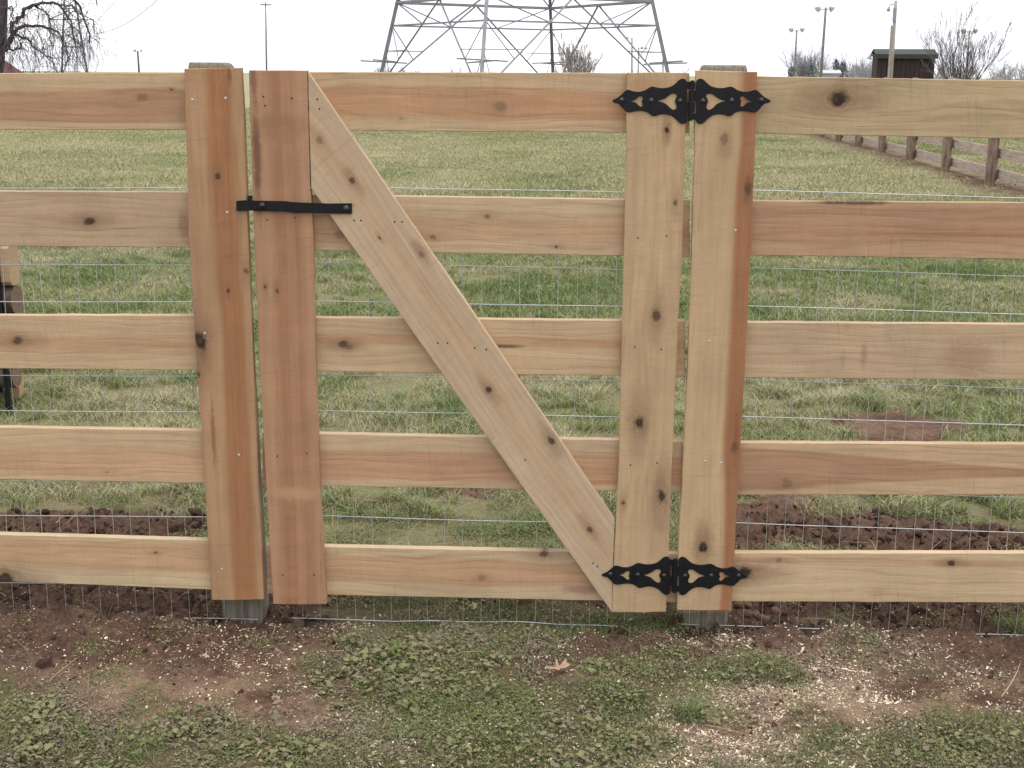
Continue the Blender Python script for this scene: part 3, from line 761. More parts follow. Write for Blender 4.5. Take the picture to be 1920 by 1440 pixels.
# ================================================================== PYLONS
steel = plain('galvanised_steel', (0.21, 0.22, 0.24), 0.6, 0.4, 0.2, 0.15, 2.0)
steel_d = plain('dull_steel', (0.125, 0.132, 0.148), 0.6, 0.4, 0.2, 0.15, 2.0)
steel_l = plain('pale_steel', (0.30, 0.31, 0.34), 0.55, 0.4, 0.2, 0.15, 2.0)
def at_d(px, dist):                        # ground position at a given forward distance
    d = ray(px, 138); d.z = 0; d /= d.y
    return Vector((CAM_LOC.x, CAM_LOC.y, 0)) + d*dist
def base_at(px, dist):
    b_ = at_d(px, dist); b_.z = gz(b_.x, b_.y); return b_
def bar(name, p, q, r, parent, mat, sides=4):
    m = MB(); m.tube([p, q], r, sides); return m.build(name, mat, parent)
def pylon(cen, R0, alpha, lean, z1, z2, z_top, label, waist, steelA, rleg, rb, detail=True):
    t = empty('pylon', cen, label, 'pylon')
    A = [alpha + k*math.pi/2 for k in range(4)]
    def leg(k, z):
        if z <= waist: rr = R0 - lean*z
        else: rr = (R0 - lean*waist)*(1-0.35*(z-waist)/(z_top-waist))
        return cen + Vector((rr*math.cos(A[k%4]), rr*math.sin(A[k%4]), z))
    mid = lambda k, z: (leg(k,z)+leg(k+1,z))/2
    for k in range(4):
        m = MB(); m.tube([leg(k,-0.5), leg(k,z1), leg(k,z2), leg(k,waist), leg(k,z_top)], [rleg*1.15, rleg, rleg, rleg*.8, rleg*.6], 4)
        m.build('leg', steelA[k], t)
    for k in range(4):
        bar('strut', leg(k,z1), leg(k+1,z1), rb, t, steel); bar('strut', leg(k,z2), leg(k+1,z2), rb*1.7, t, steel)
        M = mid(k, z2)
        for s_, e_ in ((k, k+1), (k+1, k)):
            foot = leg(s_, 0.0); bar('brace', foot, M, rb, t, steel)
            # where that brace crosses the lower ring
            c = foot + (M-foot)*(z1/z2)
            bar('brace', leg(s_, z2), c, rb*.7, t, steel)
            # small redundant members low on the leg
            low = foot + (M-foot)*0.36; lz = low.z
            bar('brace', leg(s_, z1), low, rb*.6, t, steel); bar('strut', leg(s_, lz+0.6), low + (M-foot)*0.10, rb*.6, t, steel)
            bar('brace', leg(s_, lz+.6), leg(s_,0.0)+(M-foot)*0.12, rb*.5, t, steel)
        if detail:
            for sgn in (1,-1):
                a_ = leg(k, 2.15); ang = A[k] + sgn*math.pi/4 + math.pi/2
                dv = Vector((math.cos(ang), math.sin(ang), 0))
                bar('guard_bar', a_-dv*1.9+Vector((0,0,.12*sgn)), a_+dv*1.9-Vector((0,0,.02*sgn)), rb*.9, t, steel)
    zs = [z2]
    while zs[-1] < z_top-1.5:
        h = max(1.6, (leg(0,zs[-1])-leg(1,zs[-1])).length*0.75); zs.append(min(z_top, zs[-1]+h))
    for za, zb in zip(zs, zs[1:]):
        for k in range(4):
            bar('brace', leg(k,za), leg(k+1,zb), rb*.8, t, steel); bar('brace', leg(k+1,za), leg(k,zb), rb*.8, t, steel)
            bar('strut', leg(k,zb), leg(k+1,zb), rb*.8, t, steel)
    return t, leg
DT = 98.0
tc = at_d(977, DT); pxm = FPX/DT
tz = lambda py, d=DT, px=960: P3(px, py, d).z
Rr = 278/pxm
z1, z2 = tz(48, DT, 977), tz(4, DT, 977)
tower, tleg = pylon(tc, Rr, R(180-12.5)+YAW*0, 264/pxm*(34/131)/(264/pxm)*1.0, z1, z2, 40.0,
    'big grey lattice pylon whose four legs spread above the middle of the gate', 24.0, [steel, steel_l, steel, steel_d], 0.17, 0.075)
for zarm in (30.0, 36.0):
    for sg in (-1, 1):
        for k in (0, 1):
            bar('cross_arm', tc+Vector((0,0,zarm+1.2*k)), tc+Vector((sg*8.5,0,zarm)), 0.07, tower, steel)
DT2 = 260.0
tc2 = at_d(140, DT2); pm_ = FPX/DT2
tz2 = lambda py: tz(py, DT2, 140)
tower2, tleg2 = pylon(tc2, 23/pm_*1.41, R(45+19.7), (42-15)/2/pm_*1.41/((132)/pm_), tz2(122), tz2(88), tz2(-120),
    'far thin lattice pylon behind the drooping bare tree', tz2(-40), [steel_d]*4, 0.20, 0.085, False)
def arm2(py0, py1, px_tip, py_tip):
    for sg in (1, -1):
        tip = at_d(140+(px_tip-140)*sg, DT2) + Vector((0,0,tz2(py_tip)))
        bar('cross_arm', at_d(140+5*sg, DT2)+Vector((0,0,tz2(py0))), tip, 0.13, tower2, steel_d)
        bar('cross_arm', at_d(140+7*sg, DT2)+Vector((0,0,tz2(py1))), tip, 0.13, tower2, steel_d)
        bar('insulator', tip, tip-Vector((0,0,24/pm_)), 0.13, tower2, steel_d)
        if py_tip > 30: tip_r = tip
    return at_d(px_tip, DT2) + Vector((0,0,tz2(py_tip)-24/pm_))
tip = arm2(21, 37, 181.5, 37)
arm2(-30, -15, 190, -15)
cable_m = plain('cable', (0.30,0.31,0.36), 0.6, 0.3, 0, 0.05)
def cable(a, b, sag, label, r=0.065):
    m = MB(); pts = []
    for i in range(61):
        t = i/60; p = a + (b-a)*t; p.z -= sag*4*t*(1-t); pts.append(p)
    m.tube(pts, r, 5); o = m.build('power_cable', cable_m, None)
    tag(o, label, 'cable'); return o
cable(tip, tc+Vector((-8.5,0,30.0)), 6.3, 'faint power cable rising from the tip of the far pylon arm')
cable(at_d(184,DT2)+Vector((0,0,tz2(42))), tc+Vector((-8.5,0,36.0)), 3.0, 'faint upper power cable climbing out of the picture above the far pylon')

# ================================================================== POLES
pole_m = plain('grey_wood_pole', (0.20,0.185,0.17), 0.9, 0.15, 0, 0.25, 3)
pole_l = plain('pale_wood_pole', (0.36,0.33,0.29), 0.9, 0.15, 0, 0.2, 3)
lamp_m = plain('lamp_grey', (0.30,0.32,0.35), 0.5, 0.4, 0.2, 0.1)
lens_m = plain('lamp_glass', (0.62,0.65,0.68), 0.2, 0.5, 0, 0.05)
def pole(name, px_top, px_bot, py_top, d, rad, label, cat, mat=None, group=None):
    b_ = P3(px_bot, 136, d); b_.z = gz(b_.x, b_.y); T_ = P3(px_top, py_top, d); zt_ = T_.z; T_.z = 0
    t_ = empty(name, b_, label, cat, group)
    m = MB(); top_ = T_+Vector((0,0,zt_)); m.tube([b_-Vector((0,0,.5)), (b_+top_)/2, top_], [rad*.85, rad*.75, rad*0.62], 8)
    m.build('shaft', mat or pole_m, t_, True)
    return t_, T_+Vector((0,0,zt_))
def flood(t_, top, dx, dz, k):
    k *= .72
    """a round floodlight on a short arm"""
    c = top + Vector((dx, 0, dz)); m = MB()
    m.tube([top-Vector((0,0,.15*k)), top+Vector((dx*.6,0,dz-.1*k)), c], 0.03*k, 5); m.build('arm', lamp_m, t_)
    m = MB(); d_ = Vector((math.copysign(.5,dx), -.35, -.45)).normalized()
    m.tube([c-d_*.16*k, c-d_*.04*k, c+d_*.16*k, c+d_*.2*k], [.06*k,.14*k,.24*k,.25*k], 10); h = m.build('lamp_head', lamp_m, t_, True)
    m = MB(); m.tube([c+d_*.2*k, c+d_*.215*k], [.235*k,.225*k], 10); m.build('lens', lens_m, h)
G_ = 'floodlight poles along the skyline'
t_, tp = pole('floodlight_pole', 1494, 1490, 56, 120, .11, 'shorter twin headed floodlight pole left of the taller one beyond the right fence', 'floodlight pole', pole_m, G_)
flood(t_, tp, -.42, .05, 1.25); flood(t_, tp, .42, .05, 1.25)
t_, tp = pole('floodlight_pole', 1548.5, 1539, 14, 100, .13, 'tallest twin headed floodlight pole, between the shorter one and the utility pole', 'floodlight pole', pole_m, G_)
flood(t_, tp, -.5, -.05, 1.25); flood(t_, tp, .36, -.05, 1.25)
t_, tp = pole('floodlight_pole', 1818, 1812, 57, 115, .10, 'twin headed floodlight pole seen through the bare bush', 'floodlight pole', pole_m, G_)
flood(t_, tp, -.42, .0, 1.3); flood(t_, tp, .45, .0, 1.3)
t_, tp = pole('floodlight_pole', 1185, 1186, 71, 125, .10, 'single headed lamp pole beside the right leg of the big pylon', 'floodlight pole', pole_m, G_)
flood(t_, tp, -.42, .02, 1.0)
t_, tp = pole('floodlight_pole', 1197, 1197, 89, 150, .10, 'lower lamp pole with two right hand heads inside the right leg of the big pylon', 'floodlight pole', pole_m, G_)
flood(t_, tp, .35, .0, 1.0); flood(t_, tp, .8, -.05, 1.0)
t_, tp = pole('floodlight_pole', 258, 261.5, 95.5, 110, .12, 'short lone lamp pole above the left fence', 'floodlight pole', plain('dark_pole',(0.10,0.095,0.09)), G_)
flood(t_, tp, -.2, .05, .8); flood(t_, tp, .27, .05, .6)
t_, tp = pole('utility_pole', 498, 499, 3, 110, .085, 'thin plain utility pole standing above the latch stile', 'utility pole', pole_m)
m = MB(); m.box(tp-Vector((0,0,.25)), .9, .09, .1); m.build('cross_arm', pole_m, t_)
t_, tp = pole('utility_pole', 1680, 1671, 1, 55, .10, 'pale utility pole with a conduit in front of the dark shed', 'utility pole', pole_l)
b_ = base_at(1666.5, 54.8); m = MB(); m.tube([b_, P3(1672,48,54.8)], .035, 6); m.build('conduit', pole_l, t_)
c = tp + Vector((-.04,-.1,-0.55)); m = MB(); m.box(c, .12, .12, .5); m.build('switch_box', lamp_m, t_)
m = MB(); m.tube([tp-Vector((0,0,.15)), tp+Vector((-.2,0,-.15)), tp+Vector((-.26,0,-.32))], .02, 5); m.build('arm', lamp_m, t_)
m = MB(); m.tube([tp+Vector((-.26,0,-.25)), tp+Vector((-.27,0,-.36)), tp+Vector((-.27,0,-.42))], [.03,.08,.06], 8); m.build('lamp_head', lamp_m, t_)

# ================================================================== BUILDINGS
def shed():
    d = 62.0; k = d/FPX
    b_ = base_at(1697, d); W = 100*k; Dp = 3.0; z1_ = tz(104, d, 1697)-b_.z; ztop = tz(94, d, 1697)-b_.z
    t_ = empty('shed', b_, 'small dark brown shed with a green grey roof behind the utility pole', 'shed')
    wm_ = NT('dark_siding', .85, .15); v_, o_ = wm_.obj()
    n_ = wm_.noise(wm_.vec(wm_.mul(o_[0],9.0), wm_.mul(o_[1],9.0), wm_.mul(o_[2],.8)), 1.0, 3)
    wm_.color(wm_.mix(n_, (.026,.019,.020), (.055,.042,.042)))
    rot = Matrix.Rotation(R(-9), 3, 'Z')
    def P(x,y,z): return b_ + rot @ Vector((x,y,0)) + Vector((0,0,z))
    m = MB()
    for (x,y,sx,sy) in ((0,0,W,.06),(0,Dp,W,.06),(-W/2+.03,Dp/2,.06,Dp-.07),(W/2-.03,Dp/2,.06,Dp-.07)):
        m.box(P(x,y,z1_/2), sx, sy, z1_, rot)
    m.build('wall', wm_.mat, t_)
    nb = 12
    for i in range(nb):
        m = MB(); m.box(P(-W/2+W*(i+.5)/nb, -.045, z1_/2), W/nb-.02, .025, z1_-.02, rot); m.build('plank', wm_.mat, t_)
    rm = plain('shed_felt', (.060,.072,.066), .9, .15, 0, .2, 3)
    m = MB(); n0 = 0
    sl = math.atan2(ztop-z1_, 1.6)
    rr = rot @ Matrix.Rotation(sl, 3, 'X')
    m.box(P(0,.62,(z1_+ztop)/2+.03), W+.22, 1.75, .07, rr)
    rr2 = rot @ Matrix.Rotation(-sl, 3, 'X')
    m.box(P(0,2.36,(z1_+ztop)/2+.03), W+.22, 1.75, .068, rr2)
    m.build('roof', rm, t_)
    m = MB(); m.box(P(0,-.24,z1_-.07), W+.22, .05, .14, rot); m.build('fascia', plain('shed_fascia',(.045,.04,.036)), t_)
    m = MB(); e = P(-W/2-.03, .3, z1_-.05); m.tube([e, e+Vector((-.22,-.05,.08)), e+Vector((-.3,-.05,0))], .025, 5); m.build('lamp_arm', lamp_m, t_)
    m = MB(); m.tube([e+Vector((-.3,-.05,.05)), e+Vector((-.34,-.05,-.12))], [.05,.12], 8); m.build('lamp_shade', lamp_m, t_)
shed()
def house(px0, px1, py_eave, py_ridge, d, label, wallc, roofc, name='house', gable_x=True):
    a_, c_ = at_d(px0, d), at_d(px1, d); b_ = (a_+c_)/2; b_.z = gz(b_.x, b_.y); W = (c_-a_).length; dep = min(8.0, W*.7)
    pm = (px0+px1)/2; ze, zr = tz(py_eave, d, pm)-b_.z, tz(py_ridge, d, pm)-b_.z
    t_ = empty(name, b_, label, 'house' if name == 'house' else 'barn')
    wm_ = plain(label.split()[0]+'_wall', wallc, .85, .2, 0, .1, 1); rm = plain(label.split()[0]+'_roof', roofc, .85, .2, 0, .15, 2)
    m = MB(); m.box(b_+Vector((0,dep/2,ze/2)), W, dep, ze); m.build('wall', wm_, t_)
    o = .35; x0, x1 = -W/2-o, W/2+o
    for s in (0, 1):
        y0 = -o if s == 0 else dep+o
        V = [b_+Vector(p) for p in ((x0,y0,ze-.1),(x1,y0,ze-.1),(x1,dep/2,zr),(x0,dep/2,zr))]
        V += [v+Vector((0,0,.15)) for v in V]
        F = [(0,3,2,1),(4,5,6,7),(0,1,5,4),(1,2,6,5),(2,3,7,6),(3,0,4,7)]
        mesh_obj('roof', V, F, rm, t_)
    V = [b_+Vector(p) for p in ((-W/2,.003,ze),(W/2,.003,ze),(W/2,dep-.003,ze),(-W/2,dep-.003,ze),(-W/2,dep/2,zr-.12),(W/2,dep/2,zr-.12))]
    mesh_obj('gable', V, [(0,3,4),(1,5,2)], wm_, t_)
    gm = plain(label.split()[0]+'_glass', (.05,.06,.07), .15, .5)
    for i in range(3):
        m = MB(); m.box(b_+Vector((-W/3+W/3*i, -.02, ze*.55)), W*.1, .06, ze*.35); m.build('window', gm, t_)
    return t_
house(1541, 1574, 137, 133, 260, 'white low house with a pale roof among the far trees below the tallest floodlight pole', (.36,.36,.38), (.50,.51,.54))
def barn():
    d = 75.0; c_ = P3(-98, 135, d); c_.z = gz(c_.x, c_.y); W = 4.4; ze, zr, dep = 1.6, 1.6+1.55, 4.0
    t_ = empty('barn', c_, 'red brown roofed barn at the far left behind the drooping tree', 'barn')
    wm_ = plain('barn_wall', (.16,.075,.06), .9, .1, 0, .15, 2); rm = plain('barn_roof', (.14,.065,.055), .9, .1, 0, .2, 3)
    V = [c_+Vector(p) for p in ((-W/2,0,0),(W/2,0,0),(W/2,0,ze),(0,0,zr-.1),(-W/2,0,ze),(-W/2,dep,0),(W/2,dep,0),(W/2,dep,ze),(0,dep,zr-.1),(-W/2,dep,ze))]
    mesh_obj('wall', V, [(0,1,2,3,4),(9,8,7,6,5),(1,6,7,2),(5,0,4,9)], wm_, t_)
    for s in (1,-1):
        V = [c_+Vector(p) for p in ((0,-.3,zr),(s*(W/2+.45),-.3,ze-.25),(s*(W/2+.45),dep+.3,ze-.25),(0,dep+.3,zr))]
        V += [v+Vector((0,0,.12)) for v in V]
        mesh_obj('roof', V, [(0,1,2,3),(7,6,5,4),(0,4,5,1),(1,5,6,2),(2,6,7,3),(3,7,4,0)], rm, t_)
    m = MB(); m.box(c_+Vector((0,-.03,.95)), 1.8, .06, 1.9); m.build('door', rm, t_)
barn()

# ================================================================== BARE TREES
bark_d = plain('dark_bark', (.098,.084,.088), .95, .1, 0, .3, 8)
bark_g = plain('grey_bark', (.15,.128,.128), .95, .1, 0, .3, 8)
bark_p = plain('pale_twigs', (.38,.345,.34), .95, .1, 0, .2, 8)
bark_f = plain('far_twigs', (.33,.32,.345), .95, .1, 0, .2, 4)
def limb(m, p, d, length, r, depth, rg, up=0.05, spread=0.55, kids=3, wig=0.18, ratio=0.68, sides=4, rmin=0.006, seg=4, droop=0.0):
    pts = [p.copy()]; rr = [r]; cur = p.copy(); dd = d.normalized()
    for i in range(seg):
        dd = (dd + Vector((rg.gauss(0,wig), rg.gauss(0,wig), rg.gauss(0,wig)+up-droop*(i+1)/seg))).normalized()
        cur = cur + dd*length/seg; pts.append(cur.copy()); rr.append(max(rmin, r*(1-(.55 if depth else .7)*(i+1)/seg)))
    m.tube(pts, rr, sides if depth > 1 else 3, False)
    if depth <= 0: return
    for k in range(kids):
        j = rg.randint(max(1, seg//3), seg); q = pts[j]
        side = Vector((rg.gauss(0,1), rg.gauss(0,1), rg.gauss(0,.6))); side -= dd*side.dot(dd)
        if side.length < .01: continue
        nd = (dd + side.normalized()*spread*rg.uniform(.6,1.3)).normalized()
        limb(m, q, nd, length*ratio*rg.uniform(.7,1.15), max(rmin, rr[j]*.62), depth-1, rg, up, spread, kids, wig, ratio, sides, rmin, seg, droop)

def bush(px, d, height, width, label, seed, mat, stems=9, name='bare_tree', rm=0.008, cat='tree', depth=4):
    rg = random.Random(seed); b_ = base_at(px, d)
    t_ = empty(name, b_, label, cat)
    m = MB(); m.tube([b_-Vector((0,0,.3)), b_+Vector((.02,0,height*.10)), b_+Vector((0,0,height*.2))], [height*.028, height*.024, height*.02], 7)
    m.build('trunk', mat, t_, True)
    m = MB()
    for i in range(stems):
        a_ = 2*math.pi*i/stems + rg.uniform(-.3,.3); tilt = rg.uniform(.05,.75)*width
        dd = Vector((math.cos(a_)*tilt, math.sin(a_)*tilt, 1))
        limb(m, b_+Vector((0,0,height*rg.uniform(.08,.22))), dd, height*rg.uniform(.42,.6), height*.0085, depth, rg, .10, .34, 3, .08, .64, 5, rm)
    m.build('crown', mat, t_)
    return t_
bush(1800, 52, 3.35, 1.25, 'bare many stemmed tree beyond the right fence, beside the dark shed', 3, bark_g, 21, rm=.0042)
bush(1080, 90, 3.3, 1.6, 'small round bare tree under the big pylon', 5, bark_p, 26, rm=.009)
# drooping tree at the far left
def weeping():
    d = 38.0; rg = random.Random(11); b_ = at_d(-22, d)
    t_ = empty('bare_tree', b_, 'dark drooping bare tree with hanging twigs at the far left', 'tree')
    def W(px, py, dy=0.0):
        return P3(px, py, d+dy)
    m = MB(); tr = [b_-Vector((0,0,.5)), W(-24,200), W(-20,130), W(-12,70), W(-10,0), W(-14,-80), W(-8,-170), W(-12,-260)]
    m.tube(tr, [.5,.42,.38,.36,.36,.3,.22,.12], 10); m.build('trunk', bark_d, t_, True)
    m = MB()
    mains = [[(-8,96),(10,92),(16,85),(22,62),(28,42),(45,20),(70,6),(100,5),(122,22),(136,50),(142,90)],
             [(24,62),(42,50),(70,48),(95,53),(112,68),(125,88),(131,112)],
             [(26,65),(50,72),(70,92),(92,108),(102,128)],
             [(5,92),(25,93),(38,88),(40,70)],
             [(-10,20),(10,-20),(50,-50),(100,-40),(140,-5),(160,40),(168,80)],
             [(-10,50),(8,20),(22,10),(26,40),(22,60)],
             [(-12,-60),(20,-90),(70,-110),(120,-80),(160,-20)],
             [(-14,-20),(-60,-50),(-110,-30),(-150,40)], [(-14,40),(-60,10),(-100,30),(-130,100)],
             [(60,8),(85,20),(96,48),(98,85)],[(110,10),(135,12),(156,34),(168,62)]]
    rad = [.09,.056,.04,.04,.08,.04,.09,.09,.09,.03,.03]
    for pts, r in zip(mains, rad):
        dy0 = rg.uniform(-1.0,1.0); PP = [W(x,y,dy0*i/len(pts)) for i,(x,y) in enumerate(pts)]
        # refine with jitter
        Q = []
        for i in range(len(PP)-1):
            for j in range(3):
                Q.append(PP[i]+(PP[i+1]-PP[i])*j/3 + Vector((rg.gauss(0,.03),rg.gauss(0,.05),rg.gauss(0,.03))))
        Q.append(PP[-1])
        m.tube(Q, [max(.014, r*(1-.8*i/len(Q))) for i in range(len(Q))], 5, False)
        for i in range(3, len(Q)):
            for s in range(rg.choice((2,2,3,4))):
                dv = Vector((rg.gauss(0.25,.7), rg.gauss(0,.7), rg.uniform(-.9,.6)))
                limb(m, Q[i], dv, rg.uniform(.45,1.15), .008, 2, rg, 0, .6, 2, .14, .72, 3, .0036, 5, .42)
    m.build('crown', bark_d, t_)
weeping()

# far wood on the skyline
def far_wood():
    rg = random.Random(21); m = MB()
    spots = []
    for i in range(150):
        px = rg.choice((rg.uniform(1500,1640), rg.uniform(1590,1650), rg.uniform(1755,2050), rg.uniform(1860,2100), rg.uniform(1590,1900)))
        spots.append((px, rg.uniform(300,420), rg.uniform(2.0,4.6)))
    for i in range(30): spots.append((rg.uniform(1497,1530), 330, rg.uniform(4,6.8)))
    for i in range(40): spots.append((rg.choice((rg.uniform(690,790), rg.uniform(845,925), rg.uniform(1080,1290))), rg.uniform(340,420), rg.uniform(.8,2.3)))
    for px, d, h in spots:
        b_ = base_at(px, d); h -= b_.z
        for s in range(3):
            limb(m, b_+Vector((rg.gauss(0,.6),0,0)), Vector((rg.gauss(0,.3),rg.gauss(0,.3),1)), h*rg.uniform(.5,.75), .09, 2, rg, .1, .5, 4, .12, .6, 3, .030, 3)
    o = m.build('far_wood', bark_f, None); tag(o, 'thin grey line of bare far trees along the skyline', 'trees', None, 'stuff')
far_wood()
ever = plain('far_evergreen', (.25,.275,.28), .95, .1, 0, .25, 1)  # distance haze is put into this pale grey foliage colour
def conifer(px, d, h, label, seed):
    rg = random.Random(seed); b_ = base_at(px, d); h -= b_.z; t_ = empty('evergreen_tree', b_, label, 'tree', 'small far evergreens on the skyline')
    m = MB(); m.tube([b_, b_+Vector((0,0,h*.9))], [.12,.03], 5); m.build('trunk', bark_g, t_)
    V = []; F = []
    for i in range(420):
        z = h*(rg.random()**.8); rr = (1-z/h)*h*.30*(.5+.5*rg.random())+.1; a_ = rg.uniform(0,6.283)
        c = b_+Vector((math.cos(a_)*rr, math.sin(a_)*rr, z+.2)); s = rg.uniform(.15,.4)
        n = len(V)
        for k in range(3): V.append(c+Vector((rg.gauss(0,s),rg.gauss(0,s),rg.gauss(0,s*.7))))
        F.append((n,n+1,n+2))
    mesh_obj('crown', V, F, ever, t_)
conifer(1483, 280, 2.5, 'lowest far evergreen, left of the shorter floodlight pole', 1)
conifer(1521, 280, 3.4, 'far evergreen just left of the foot of the tallest floodlight pole', 2)
conifer(1567, 300, 4.4, 'tallest far evergreen behind the white low house', 3)
conifer(1580, 300, 3.9, 'far evergreen at the right end of the white low house', 4)

# ================================================================== FIREWOOD AT THE LEFT
barkm = plain('log_bark', (.11,.085,.065), .95, .1, 0, .45, 30, .9)
splitm = wood('split_wood', sap=(.40,.29,.185), seed=31.0, ring=.3, saw=0.0)
endm = plain('log_end', (.20,.14,.10), .9, .15, 0, .25, 60, .5)
FWY = 2.25
def fx(px, py): return on_y(px, py, FWY)
rk = empty('firewood_rack', (fx(8,750).x, FWY, 0), 'black metal firewood rack at the left edge behind the fence', 'rack')
m = MB(); c = fx(6.5,600); m.box((c.x, FWY-.02, .40), .020, .020, .88); m.build('upright', iron, rk)
m = MB(); m.box((c.x-.16, FWY+.30, .40), .020, .020, .88); m.build('upright', iron, rk)
m = MB(); m.box((c.x-.68, FWY+.14, .035), 1.2, .022, .022); m.box((c.x-.08, FWY+.14, .035), .022, .30, .024, Matrix.Rotation(.45,3,'Z')); m.build('base', iron, rk)
def log(px_end, pyc, r_px, kind, label, length=.42, yoff=.06, rot=0):
    c = fx(px_end, pyc); r = r_px*5.9/FPX; rg = random.Random(int(pyc*7))
    t_ = empty('firewood_log', (c.x-length/2, FWY+yoff, c.z-r), label, 'log', 'split logs in the firewood rack')
    S = 10; V = []; F = []
    for i in range(6):
        x = c.x - length*i/5
        for k in range(S):
            a_ = 2*math.pi*k/S + rot
            rr = r*(1+.12*mnoise.noise(Vector((math.cos(a_)*1.5, math.sin(a_)*1.5, i*.5+pyc))))
            y_ = math.cos(a_)*rr
            z_ = math.sin(a_)*rr
            if kind == 'split':
                e = .45; y_ = math.copysign(abs(math.cos(a_))**e, math.cos(a_))*r*.62; z_ = math.copysign(abs(math.sin(a_))**e, math.sin(a_))*r*.98*(1+.03*mnoise.noise(Vector((i,k,1))))
            V.append(Vector((x, FWY+yoff+y_, c.z+z_)))
    F.append(tuple(range(5*S, 6*S)))
    for i in range(5):
        for k in range(S): F.append((i*S+k, i*S+(k+1)%S, (i+1)*S+(k+1)%S, (i+1)*S+k))
    mesh_obj('split_face' if kind == 'split' else 'bark', V, F, splitm if kind == 'split' else barkm, t_, smooth=(kind != 'split'))
    mesh_obj('cut_end', V[:S], [tuple(reversed(range(S)))], splitm if kind == 'split' else endm, t_)
log(20, 497, 40, 'split', 'pale split log with a flat face, highest one seen in the rack', yoff=.04)
log(24, 566, 29, 'bark', 'dark barked log below the pale split one', yoff=.05, length=.40)
log(18, 628, 33, 'bark', 'barked log behind the third rail from the ground at the far left', yoff=.08)
log(24, 708, 24, 'bark', 'low barked log just below the middle rail at the far left', yoff=.05)
m = MB(); c = on_g(26, 752); m.box((c.x-.01, c.y+.03, .02), .075, .10, .10, Matrix.Rotation(.15,3,'Z'))
o = m.build('wood_block', splitm, None, wm=Matrix.Translation((c.x, c.y, 0))); tag(o, 'short sawn wood block on the grass at the foot of the rack', 'wood block')

# ================================================================== SCATTERED STUFF (geometry nodes)
PROTO = {}
def proto_mesh(name, V, F, mats, fmat=None, tone=None):
    me = bpy.data.meshes.new(name); me.from_pydata(V, [], F)
    for m_ in mats: me.materials.append(m_)
    if fmat is not None: me.polygons.foreach_set('material_index', fmat)
    if tone is not None:
        a_ = me.attributes.new('tone', 'FLOAT', 'POINT'); a_.data.foreach_set('value', np.array(tone, np.float32))
    me.update()
    return bpy.data.objects.new(name, me)
def scatter(name, pts, rot, scl, which, tint, protos, label, cat):
    coll = bpy.data.collections.new(name+'_pieces')
    for i, p in enumerate(protos):
        p.name = '%s_piece_%02d' % (name, i); coll.objects.link(p)
    n = len(pts)
    me = bpy.data.meshes.new(name); me.vertices.add(n)
    me.vertices.foreach_set('co', np.asarray(pts, np.float32).ravel())
    a_ = me.attributes.new('rot', 'FLOAT_VECTOR', 'POINT'); a_.data.foreach_set('vector', np.asarray(rot, np.float32).ravel())
    a_ = me.attributes.new('scl', 'FLOAT', 'POINT'); a_.data.foreach_set('value', np.asarray(scl, np.float32))
    a_ = me.attributes.new('which', 'INT', 'POINT'); a_.data.foreach_set('value', np.asarray(which, np.int32))
    a_ = me.attributes.new('tint', 'FLOAT', 'POINT'); a_.data.foreach_set('value', np.asarray(tint, np.float32))
    for p in protos:
        for m_ in p.data.materials:
            if m_.name not in me.materials: me.materials.append(m_)
    o = bpy.data.objects.new(name, me); attach(o, Matrix.Identity(4)); tag(o, label, cat, None, 'stuff')
    ng = bpy.data.node_groups.new(name+'_scatter', 'GeometryNodeTree')
    ng.interface.new_socket('Geometry', in_out='INPUT', socket_type='NodeSocketGeometry')
    ng.interface.new_socket('Geometry', in_out='OUTPUT', socket_type='NodeSocketGeometry')
    N = ng.nodes.new; gi = N('NodeGroupInput'); go_ = N('NodeGroupOutput')
    ci = N('GeometryNodeCollectionInfo'); ci.inputs['Collection'].default_value = coll
    ci.inputs['Separate Children'].default_value = True; ci.inputs['Reset Children'].default_value = True
    ip = N('GeometryNodeInstanceOnPoints'); ip.inputs['Pick Instance'].default_value = True
    def named(nm, typ):
        q = N('GeometryNodeInputNamedAttribute'); q.data_type = typ; q.inputs['Name'].default_value = nm; return q.outputs[0]
    e2r = N('FunctionNodeEulerToRotation')
    lk = ng.links.new
    lk(gi.outputs[0], ip.inputs['Points']); lk(ci.outputs[0], ip.inputs['Instance'])
    lk(named('which','INT'), ip.inputs['Instance Index']); lk(named('rot','FLOAT_VECTOR'), e2r.inputs[0]); lk(e2r.outputs[0], ip.inputs['Rotation'])
    lk(named('scl','FLOAT'), ip.inputs['Scale']); lk(ip.outputs[0], go_.inputs[0])
    md = o.modifiers.new('scatter', 'NODES'); md.node_group = ng
    return o

def leaf_material(name, stops, rough=.75, spec=.25, trans=0.0):
    """colour from the clump's own tint plus each blade's own tone"""
    n = NT(name, rough, spec)
    k = n.add(n.mul(n.attr('tint','INSTANCER'), 0.58), n.mul(n.attr('tone'), 0.42))
    r = n.t.nodes.new('ShaderNodeValToRGB'); n.t.links.new(k, r.inputs[0])
    el = r.color_ramp.elements
    el[0].position, el[0].color = stops[0][0], (*stops[0][1], 1); el[1].position, el[1].color = stops[-1][0], (*stops[-1][1], 1)
    for p, c in stops[1:-1]:
        e = el.new(p); e.color = (*c, 1)
    n.color(r.outputs[0])
    return n.mat

